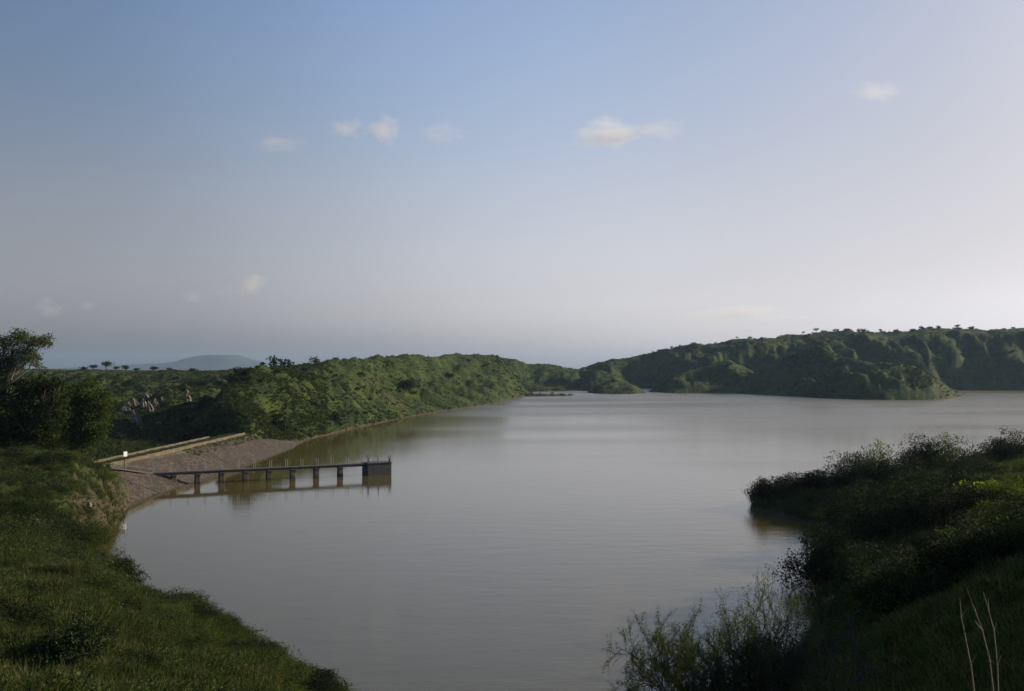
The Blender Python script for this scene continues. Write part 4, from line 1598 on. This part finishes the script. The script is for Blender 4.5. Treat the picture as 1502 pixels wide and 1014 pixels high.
while cnt < 42:
    x = rng.uniform(-60, 470)
    Y = rng.uniform(28, 118)
    X = wx(x, Y, 900)
    g = ground(X, Y)
    if g < .3:
        continue
    put_bush('bush', ['mid', 'green', 'green'][cnt % 3], cnt, (X, Y, g), rng.uniform(.4, 1.05) * (.45 + .55 * min(1, Y / 80.0)), rng.rand() * 6.28,
             'one of the small scattered bushes in the grass of the left bank', 'bush', 'small bushes scattered on the left bank', .1, rng.uniform(.7, 1))
    cnt += 1


# left hill bushes
def hill_bush(x, y, s, label, group, nz=1.0, key=None, Ymin=190):
    Y = first_visible(x, y)
    X = wx(x, Y, y)
    put_single('bush', FARB[rng.randint(5)], (X, Y, ground(X, Y)), s, rng.rand() * 6.28, label, 'bush', group, .25, nz)


hill_bush(592, 580, 2.2, 'large dark bush alone in the middle of the green left hillside', 'bushes on the left hillside', 1.0)
hill_bush(600, 572, 1.7, 'dark bush touching the large one on the left hillside', 'bushes on the left hillside', 1.0)
hill_bush(660, 558, 1.3, 'round bush high on the left hillside right of the large dark one', 'bushes on the left hillside')
hill_bush(412, 632, 1.4, 'dark bush low on the hillside just above the stony shore', 'bushes on the left hillside')
hill_bush(497, 622, 1.5, 'dark bush at the foot of the left hillside near the water', 'bushes on the left hillside')
hill_bush(404, 537, 1.2, 'dark bush standing at the left end of the hill crest', 'bushes on the left hillside', 1.2)
hill_bush(421, 537, 1.2, 'twin topped dark bush on the left hill crest', 'bushes on the left hillside', 1.2)
hill_bush(460, 531, 1.2, 'dark bush on the first rise of the left hill crest', 'bushes on the left hillside')
cnt = 0
while cnt < 40:
    x = rng.uniform(360, 760)
    y = rng.uniform(522, 640)
    Y = first_visible(x, y)
    X = wx(x, Y, y)
    if Y < 205 or ground(X, Y) < .8 or Y > 800:
        continue
    put_single('bush', FARB[rng.randint(5)], (X, Y, ground(X, Y)), rng.uniform(.35, .95), rng.rand() * 6.28,
               'one of the small dark bushes dotted over the green left hillside', 'bush', 'small bushes dotted over the left hillside', .2, rng.uniform(.6, 1))
    cnt += 1
cnt = 0
while cnt < 28:                      # the shadowed end of the hill and the valley behind the dam
    x = rng.uniform(165, 370)
    y = rng.uniform(552, 655)
    Y = first_visible(x, y)
    X = wx(x, Y, y)
    if Y < 195 or X > -40 and Y < 200:
        continue
    dark_end = x > 275
    put_single('bush', FARB[rng.randint(5)], (X, Y, ground(X, Y)), rng.uniform(.8, 1.5) if dark_end else rng.uniform(.5, 1.0), rng.rand() * 6.28,
               'one of the dark bushes on the shadowed end of the left hill' if dark_end else 'one of the bushes in the valley behind the dam', 'bush',
               'bushes on the shadowed hill end' if dark_end else 'bushes in the valley behind the dam', .2, rng.uniform(.7, 1))
    cnt += 1

# far skyline on the right
for k, (x, s, lb) in enumerate([(1197, 1.5, 'wide dark tree on the far right skyline'), (1178, 1.0, 'smaller tree left of the wide dark one on the far skyline'), (1291, 1.2, 'dark round tree in the middle of the far right skyline'),
                                (1081, .9, 'lone tree on the far skyline above the coned hills'), (1404, 1.5, 'tallest clump on the far right skyline'), (1427, .9, 'small pointed tree right of the tallest clump'), (1050, .6, 'small tree where the far ridge starts to climb')]):
    i = int(np.argmin(np.abs(xcol - x)))
    j = int(np.argmax(ELEV[i]))
    Y = float(YD[i, j]) + 2
    X = wx(x, Y, 490)
    put_far_tree(k, (X, Y, ground(X, Y)), s * .8, lb, 'trees on the far right skyline')
for k in range(50):
    x = rng.uniform(960, 1502) if k < 12 else rng.uniform(1085, 1502)
    if 12 <= k < 30:
        x = rng.uniform(1240, 1440)
    i = int(np.argmin(np.abs(xcol - x)))
    j = int(np.argmax(ELEV[i]))
    Y = float(YD[i, j]) + rng.uniform(-6, 8)
    X = wx(x, Y, 490)
    put_single('bush', FARB[rng.randint(5)], (X, Y, ground(X, Y)), rng.uniform(.9, 1.9), rng.rand() * 6.28,
               'one of the small bushes along the far right skyline', 'bush', 'bushes along the far right skyline', .3, rng.uniform(.6, .9))
for k in range(20):
    x = rng.uniform(780, 1502)
    y = rng.uniform(500, 578)
    Y = first_visible(x, y)
    X = wx(x, Y, y)
    g = ground(X, Y)
    if g < .3 or Y > 1050:
        continue
    put_single('bush', FARB[rng.randint(5)], (X, Y, g), rng.uniform(.8, 1.8), rng.rand() * 6.28,
               'one of the dark bushes dotted over the hills across the water', 'bush', 'bushes on the hills across the water', .3, rng.uniform(.6, 1))


# ------------------------------------------------------------------ pale clay outcrops behind the dam
def rock_mesh(rng, w, d, h):
    import bmesh
    bm = bmesh.new()
    bmesh.ops.create_icosphere(bm, subdivisions=4, radius=1.0)
    sx = rng.rand() * 50
    for v in bm.verts:
        c = v.co.copy()
        a = math.atan2(c.y, c.x)
        fl = 1 + .22 * math.sin(a * 5 + sx) + .13 * math.sin(a * 9 + sx * 2)
        tz = (c.z + 1) / 2
        k = fl * (.95 - .5 * tz ** 1.2)
        nz = float(perlin(np.array([c.x * 2.2 + sx]), np.array([c.z * 2.2 + c.y]), 3)[0])
        v.co = Vector((c.x * w / 2 * k * (1 + .3 * nz), c.y * d / 2 * k * (1 + .3 * nz), c.z * h / 2 * (1 + .18 * nz) + h * .35))
    me = bpy.data.meshes.new('rock_outcrop')
    bm.to_mesh(me)
    bm.free()
    me.materials.append(M['rock'])
    return me


RK = [(203, 624, 3.0, 6.2, 'tallest pale clay pinnacle behind the dam'), (199, 600, 2.4, 4.0, 'small pale spike above the tallest clay pinnacle'), (212, 600, 2.2, 3.5, 'pale rib left of the twin clay ribs'),
      (222, 604, 2.2, 4.2, 'left one of the twin slanting clay ribs'), (229, 601, 2.2, 4.2, 'right one of the twin slanting clay ribs'), (240, 592, 1.9, 2.4, 'short pale rib alone right of the twin ribs'),
      (184, 604, 3.6, 2.4, 'broad low pale rock at the left end of the outcrops'), (191, 600, 2.4, 2.4, 'small pale rock beside the broad low one'), (216, 586, 3.4, 2.4, 'pale rock cap above the clay ribs'),
      (277, 590, 2.2, 3.2, 'pale rock on the shaded slope before the dark hill end'), (273, 578, 1.8, 1.8, 'small pale rock above the one on the shaded slope'), (294, 580, 1.4, 1.4, 'small bright rock high beside the dark hill end'),
      (231, 622, 2.4, 1.1, 'flat pale rock low in the valley behind the dam'), (250, 577, 1.8, 1.4, 'little pale rock under the round knoll')]
rng = np.random.RandomState(77)
for (x, y, w, h, lb) in RK:
    Y = first_visible(x, y)
    X = wx(x, Y, y)
    o = link('rock_outcrop', rock_mesh(rng, w, w * .9, h))
    k = Y / 300.0
    o.location = (X, Y, ground(X, Y) - .3)
    o.scale = (k, k, k)
    o.rotation_euler = (rng.normal() * .1, rng.uniform(-.35, -.05), rng.rand() * .6)
    tag(o, lb, 'rock', 'pale clay outcrops behind the dam')

# small pale boulders on the eroded left bank
for k, (x, y, s, lb) in enumerate([(131, 745, 1.3, 'pale long boulder on the eroded bank near the stone face'), (158, 738, .4, 'tiny pale stone on the bank right of the long boulder'), (78, 765, .9, 'upright pale yellow boulder on the eroded left bank'), (54, 775, .7, 'pale boulder left of the upright yellow one'), (84, 768, .5, 'small pale stone touching the upright yellow boulder')]):
    Y = first_visible(x, y)
    X = wx(x, Y, y)
    o = link('boulder', rock_mesh(rng, s, s * .8, s * (.5 if k == 0 else .9)))
    o.location = (X, Y, ground(X, Y) - .05)
    tag(o, lb, 'boulder', 'pale boulders on the left bank')


# ------------------------------------------------------------------ foreground thorn shrubs
def thorn_shrub(base, stems, length, leafiness, seed, label, leafsize=.021, bark='twig', spread=.55, levels=4, kids=6, material='thorn', group='thorn shrubs at the bottom', r0=.036, fit=(3.0, 1.0)):
    rng = np.random.RandomState(seed)
    root = empty('thorn_shrub', base)
    tag(root, label, 'shrub', group)
    mb = MB()
    P_, N_ = [], []

    def grow(p0, d, L, r_, lev):
        n_ = 5
        pts = [p0]
        dd = d.copy()
        for k in range(n_):
            dd = (dd + Vector(rng.normal(size=3)) * .24 + Vector((0, 0, .04))).normalized()
            pts.append(pts[-1] + dd * (L / n_))
        mb.tube(pts, [r_ * (1 - .62 * k / n_) for k in range(n_ + 1)], 5 if lev < 2 else 3)
        if lev >= levels - 2:
            m_ = int(leafiness * L * (1 if lev == levels - 1 else .5))
            for _ in range(m_):
                t = rng.rand() * n_
                i_ = min(int(t), n_ - 1)
                q = pts[i_] + (pts[i_ + 1] - pts[i_]) * (t - i_)
                P_.append(q + Vector(rng.normal(size=3)) * .038)
                N_.append(dd)
        if lev < levels - 1:
            kk = kids if lev else kids + 2
            for c in range(kk):
                t = (.28 + .72 * (c + rng.rand()) / kk) * n_
                i_ = min(int(t), n_ - 1)
                q = pts[i_] + (pts[i_ + 1] - pts[i_]) * (t - i_)
                a_dir = (pts[i_ + 1] - pts[i_]).normalized()
                sd2 = Vector(rng.normal(size=3))
                sd2 = (sd2 - a_dir * sd2.dot(a_dir)).normalized()
                nd = (a_dir * .75 + sd2 * .75 + Vector((0, 0, .12))).normalized()
                grow(q, nd, L * rng.uniform(.42, .66), r_ * .52, lev + 1)
    for s_ in range(stems):
        a = 6.283 * s_ / stems + rng.normal() * .3
        d = Vector((math.cos(a) * spread, math.sin(a) * spread, 1 - .3 * rng.rand())).normalized()
        grow(Vector((rng.normal() * .08, rng.normal() * .08, -.1)), d, length * rng.uniform(.75, 1.1), r0, 0)
    # grown plant brought to its measured height and half width
    V_ = np.array([tuple(q) for q in mb.v])
    kz = fit[0] / np.percentile(V_[:, 2], 99.7)
    kx = fit[1] / np.percentile(np.hypot(V_[:, 0], V_[:, 1]), 97)
    mb.v = [(x * kx, y * kx, z * kz) for x, y, z in mb.v]
    mb.build('branches', M[bark], root)
    if P_:
        P2_ = np.array([tuple(q) for q in P_]) * np.array([kx, kx, kz])
        N2_ = np.array([tuple(q) for q in N_])
        link('foliage', leaf_mesh('foliage', P2_, N2_, leafsize, rng, M[material], .5), root)
    print('thorn', seed, len(P_), len(mb.f))
    return root


def gpos(x, Y):
    X = wx(x, Y, 1000)
    return (X, Y, ground(X, Y))


def top_h(x, Y, y):
    return wz(y, Y) - gpos(x, Y)[2]


thorn_shrub(gpos(1008, 16.6), 12, 2.2, 110, 41, 'leafy green thorn shrub at the bottom, leftmost of the thorn shrubs', spread=1.3, fit=(top_h(1008, 16.6, 905), 1.35), kids=5)
thorn_shrub(gpos(1085, 15.8), 9, 2.2, 70, 42, 'leafy green thorn shrub at the bottom, between the left one and the tall one', spread=1.2, fit=(top_h(1085, 15.8, 885), 1.25), kids=5)
thorn_shrub(gpos(1120, 16.2), 8, 2.4, 26, 43, 'tall thin thorn shrub with sparse leaves in the middle of the bottom shrubs', spread=1.1, kids=4, fit=(top_h(1120, 16.2, 846), 1.3), leafsize=.028)
thorn_shrub(gpos(1198, 16.4), 10, 2.2, 7, 44, 'nearly bare grey thorn shrub beside the dark slope', spread=1.3, kids=4, fit=(top_h(1198, 16.4, 862), 1.45), leafsize=.028)


# dry stalks at bottom right
def stalk(pts_px, Y, label, seed):
    rng = np.random.RandomState(seed)
    p3 = [at(x, y, Y) for x, y in pts_px]
    base = Vector((p3[0].x, p3[0].y, ground(p3[0].x, p3[0].y)))
    root = empty('dry_stalk', base)
    tag(root, label, 'dry stalk', 'dry stalks at the bottom right')
    b = MB()
    P3 = [Vector((0, 0, -.05))] + [q - base for q in p3]
    rad = [.0052 - .0038 * k / (len(P3) - 1) for k in range(len(P3))]
    b.tube(P3, rad, 6)
    b.build('stem', M['stalk'], root)
    b = MB()
    for k in range(2, len(P3) - 1):
        q = P3[k]
        d = Vector((rng.normal() * .3, rng.normal() * .3, 1)).normalized()
        b.tube([q, q + d * .04, q + d * .07], [.003, .002, .0008], 4)
        b.tube([q - Vector((0, 0, .006)), q, q + Vector((0, 0, .006))], [.004, .0078 - .0042 * k / len(P3), .004], 6)
    b.build('side_shoot', M['stalk'], root)


stalk([(1431, 1030), (1424, 975), (1415, 930), (1410, 905), (1408, 878)], 6.0, 'leftmost of the three dry stalks, curving left at its top', 1)
stalk([(1459, 1030), (1452, 970), (1441, 925), (1430, 895), (1418, 862)], 6.2, 'middle dry stalk, the longest, leaning left across the others', 2)
stalk([(1465, 1030), (1463, 975), (1458, 925), (1450, 895), (1442, 868)], 6.1, 'rightmost of the three dry stalks, nearly upright', 3)

# ------------------------------------------------------------------ clouds, far outside the air box
def cloud_mat(dens):
    m = bpy.data.materials.new('cloud_vapour')
    m.use_nodes = True
    n, l = m.node_tree.nodes, m.node_tree.links
    n.clear()
    out = n.new('ShaderNodeOutputMaterial')
    pv = n.new('ShaderNodeVolumePrincipled')
    pv.inputs['Color'].default_value = (1, .97, .95, 1)
    pv.inputs['Anisotropy'].default_value = .3
    tc = n.new('ShaderNodeTexCoord')
    ln = n.new('ShaderNodeVectorMath')
    ln.operation = 'LENGTH'
    l.new(tc.outputs['Object'], ln.inputs[0])
    ns = n.new('ShaderNodeTexNoise')
    ns.noise_dimensions = '4D'
    ns.inputs['Scale'].default_value = 1.7
    ns.inputs['Detail'].default_value = 5
    ns.inputs['Roughness'].default_value = .6
    oi = n.new('ShaderNodeObjectInfo')
    mu = n.new('ShaderNodeMath')
    mu.operation = 'MULTIPLY'
    mu.inputs[1].default_value = 40
    l.new(oi.outputs['Random'], mu.inputs[0])
    l.new(mu.outputs[0], ns.inputs['W'])
    l.new(tc.outputs['Object'], ns.inputs['Vector'])
    a = n.new('ShaderNodeMath')            # noise*1.6 - length
    a.operation = 'MULTIPLY_ADD'
    l.new(ns.outputs['Fac'], a.inputs[0])
    a.inputs[1].default_value = 2.0
    neg = n.new('ShaderNodeMath')
    neg.operation = 'MULTIPLY'
    neg.inputs[1].default_value = -1.0
    l.new(ln.outputs['Value'], neg.inputs[0])
    l.new(neg.outputs[0], a.inputs[2])
    mr = n.new('ShaderNodeMapRange')
    mr.inputs[1].default_value = .32
    mr.inputs[2].default_value = 1.1
    mr.inputs[3].default_value = 0
    mr.inputs[4].default_value = dens
    l.new(a.outputs[0], mr.inputs[0])
    l.new(mr.outputs[0], pv.inputs['Density'])
    l.new(pv.outputs[0], out.inputs['Volume'])
    return m


CM = cloud_mat(.011)
CM2 = cloud_mat(.005)
bmv = MB()
for k in range(0, 13):                       # a lat-long sphere of radius 1
    th = math.pi * k / 12
    for j in range(20):
        ph = 2 * math.pi * j / 20
        bmv.v.append((math.sin(th) * math.cos(ph), math.sin(th) * math.sin(ph), math.cos(th)))
for k in range(12):
    for j in range(20):
        j2 = (j + 1) % 20
        bmv.f.append((k * 20 + j, (k + 1) * 20 + j, (k + 1) * 20 + j2, k * 20 + j2))
CMESH = {}
for nm_, cm_ in (('a', CM), ('b', CM2)):
    CMESH[nm_] = bmv.mesh('cloud', cm_, True)
for (x, y, rx, ry, kd, lb) in [
    (507, 188, 30, 19, 'a', 'small white cloud, left one of the close pair high in the sky'), (560, 190, 32, 24, 'a', 'brightest small white cloud, right one of the close pair'),
    (412, 211, 52, 14, 'b', 'thin flat cloud left of the close pair'), (650, 193, 45, 19, 'b', 'faint wispy cloud right of the close pair'), (895, 198, 66, 26, 'a', 'largest white cloud, alone in the middle right of the sky'),
    (965, 190, 45, 18, 'b', 'faint wisp right of the largest cloud'), (370, 418, 26, 19, 'a', 'low white puff above the mountain'), (340, 427, 24, 12, 'b', 'grey smudge of cloud left of the low white puff'),
    (283, 436, 18, 11, 'b', 'tiny low cloud above the left skyline trees'), (75, 452, 26, 16, 'b', 'low pinkish cloud above the gum tree'), (128, 448, 18, 9, 'b', 'very faint low cloud right of the pinkish one'), (1285, 135, 40, 18, 'b', 'very faint wisp high at the right'),
    (1085, 462, 95, 16, 'b', 'faint low bank of cloud over the far right hills')]:
    Y = 5200.0 if y < 300 else 6500.0
    c = at(x, y, Y)
    o = link('cloud', CMESH[kd])
    k = Y / FPX
    o.location = c
    o.scale = (rx * k * 1.25, (rx + ry) * .5 * k, ry * k * 1.25)
    tag(o, lb, 'cloud', 'small clouds in the sky')

# ------------------------------------------------------------------ haze in the air
hz = MB()
hz.box((0, 0, 90), (19600, 19600, 188), 0)
hm, n_, l_, b_ = mat('air_haze')
n_.remove(b_)
pv = n_.new('ShaderNodeVolumePrincipled')
pv.inputs['Color'].default_value = (.50, .72, 1.0, 1)
pv.inputs['Density'].default_value = .00006
pv.inputs['Anisotropy'].default_value = .2
l_.new(pv.outputs[0], n_['Material Output'].inputs['Volume'])
ho = hz.build('haze', hm)
tag(ho, kind='stuff')
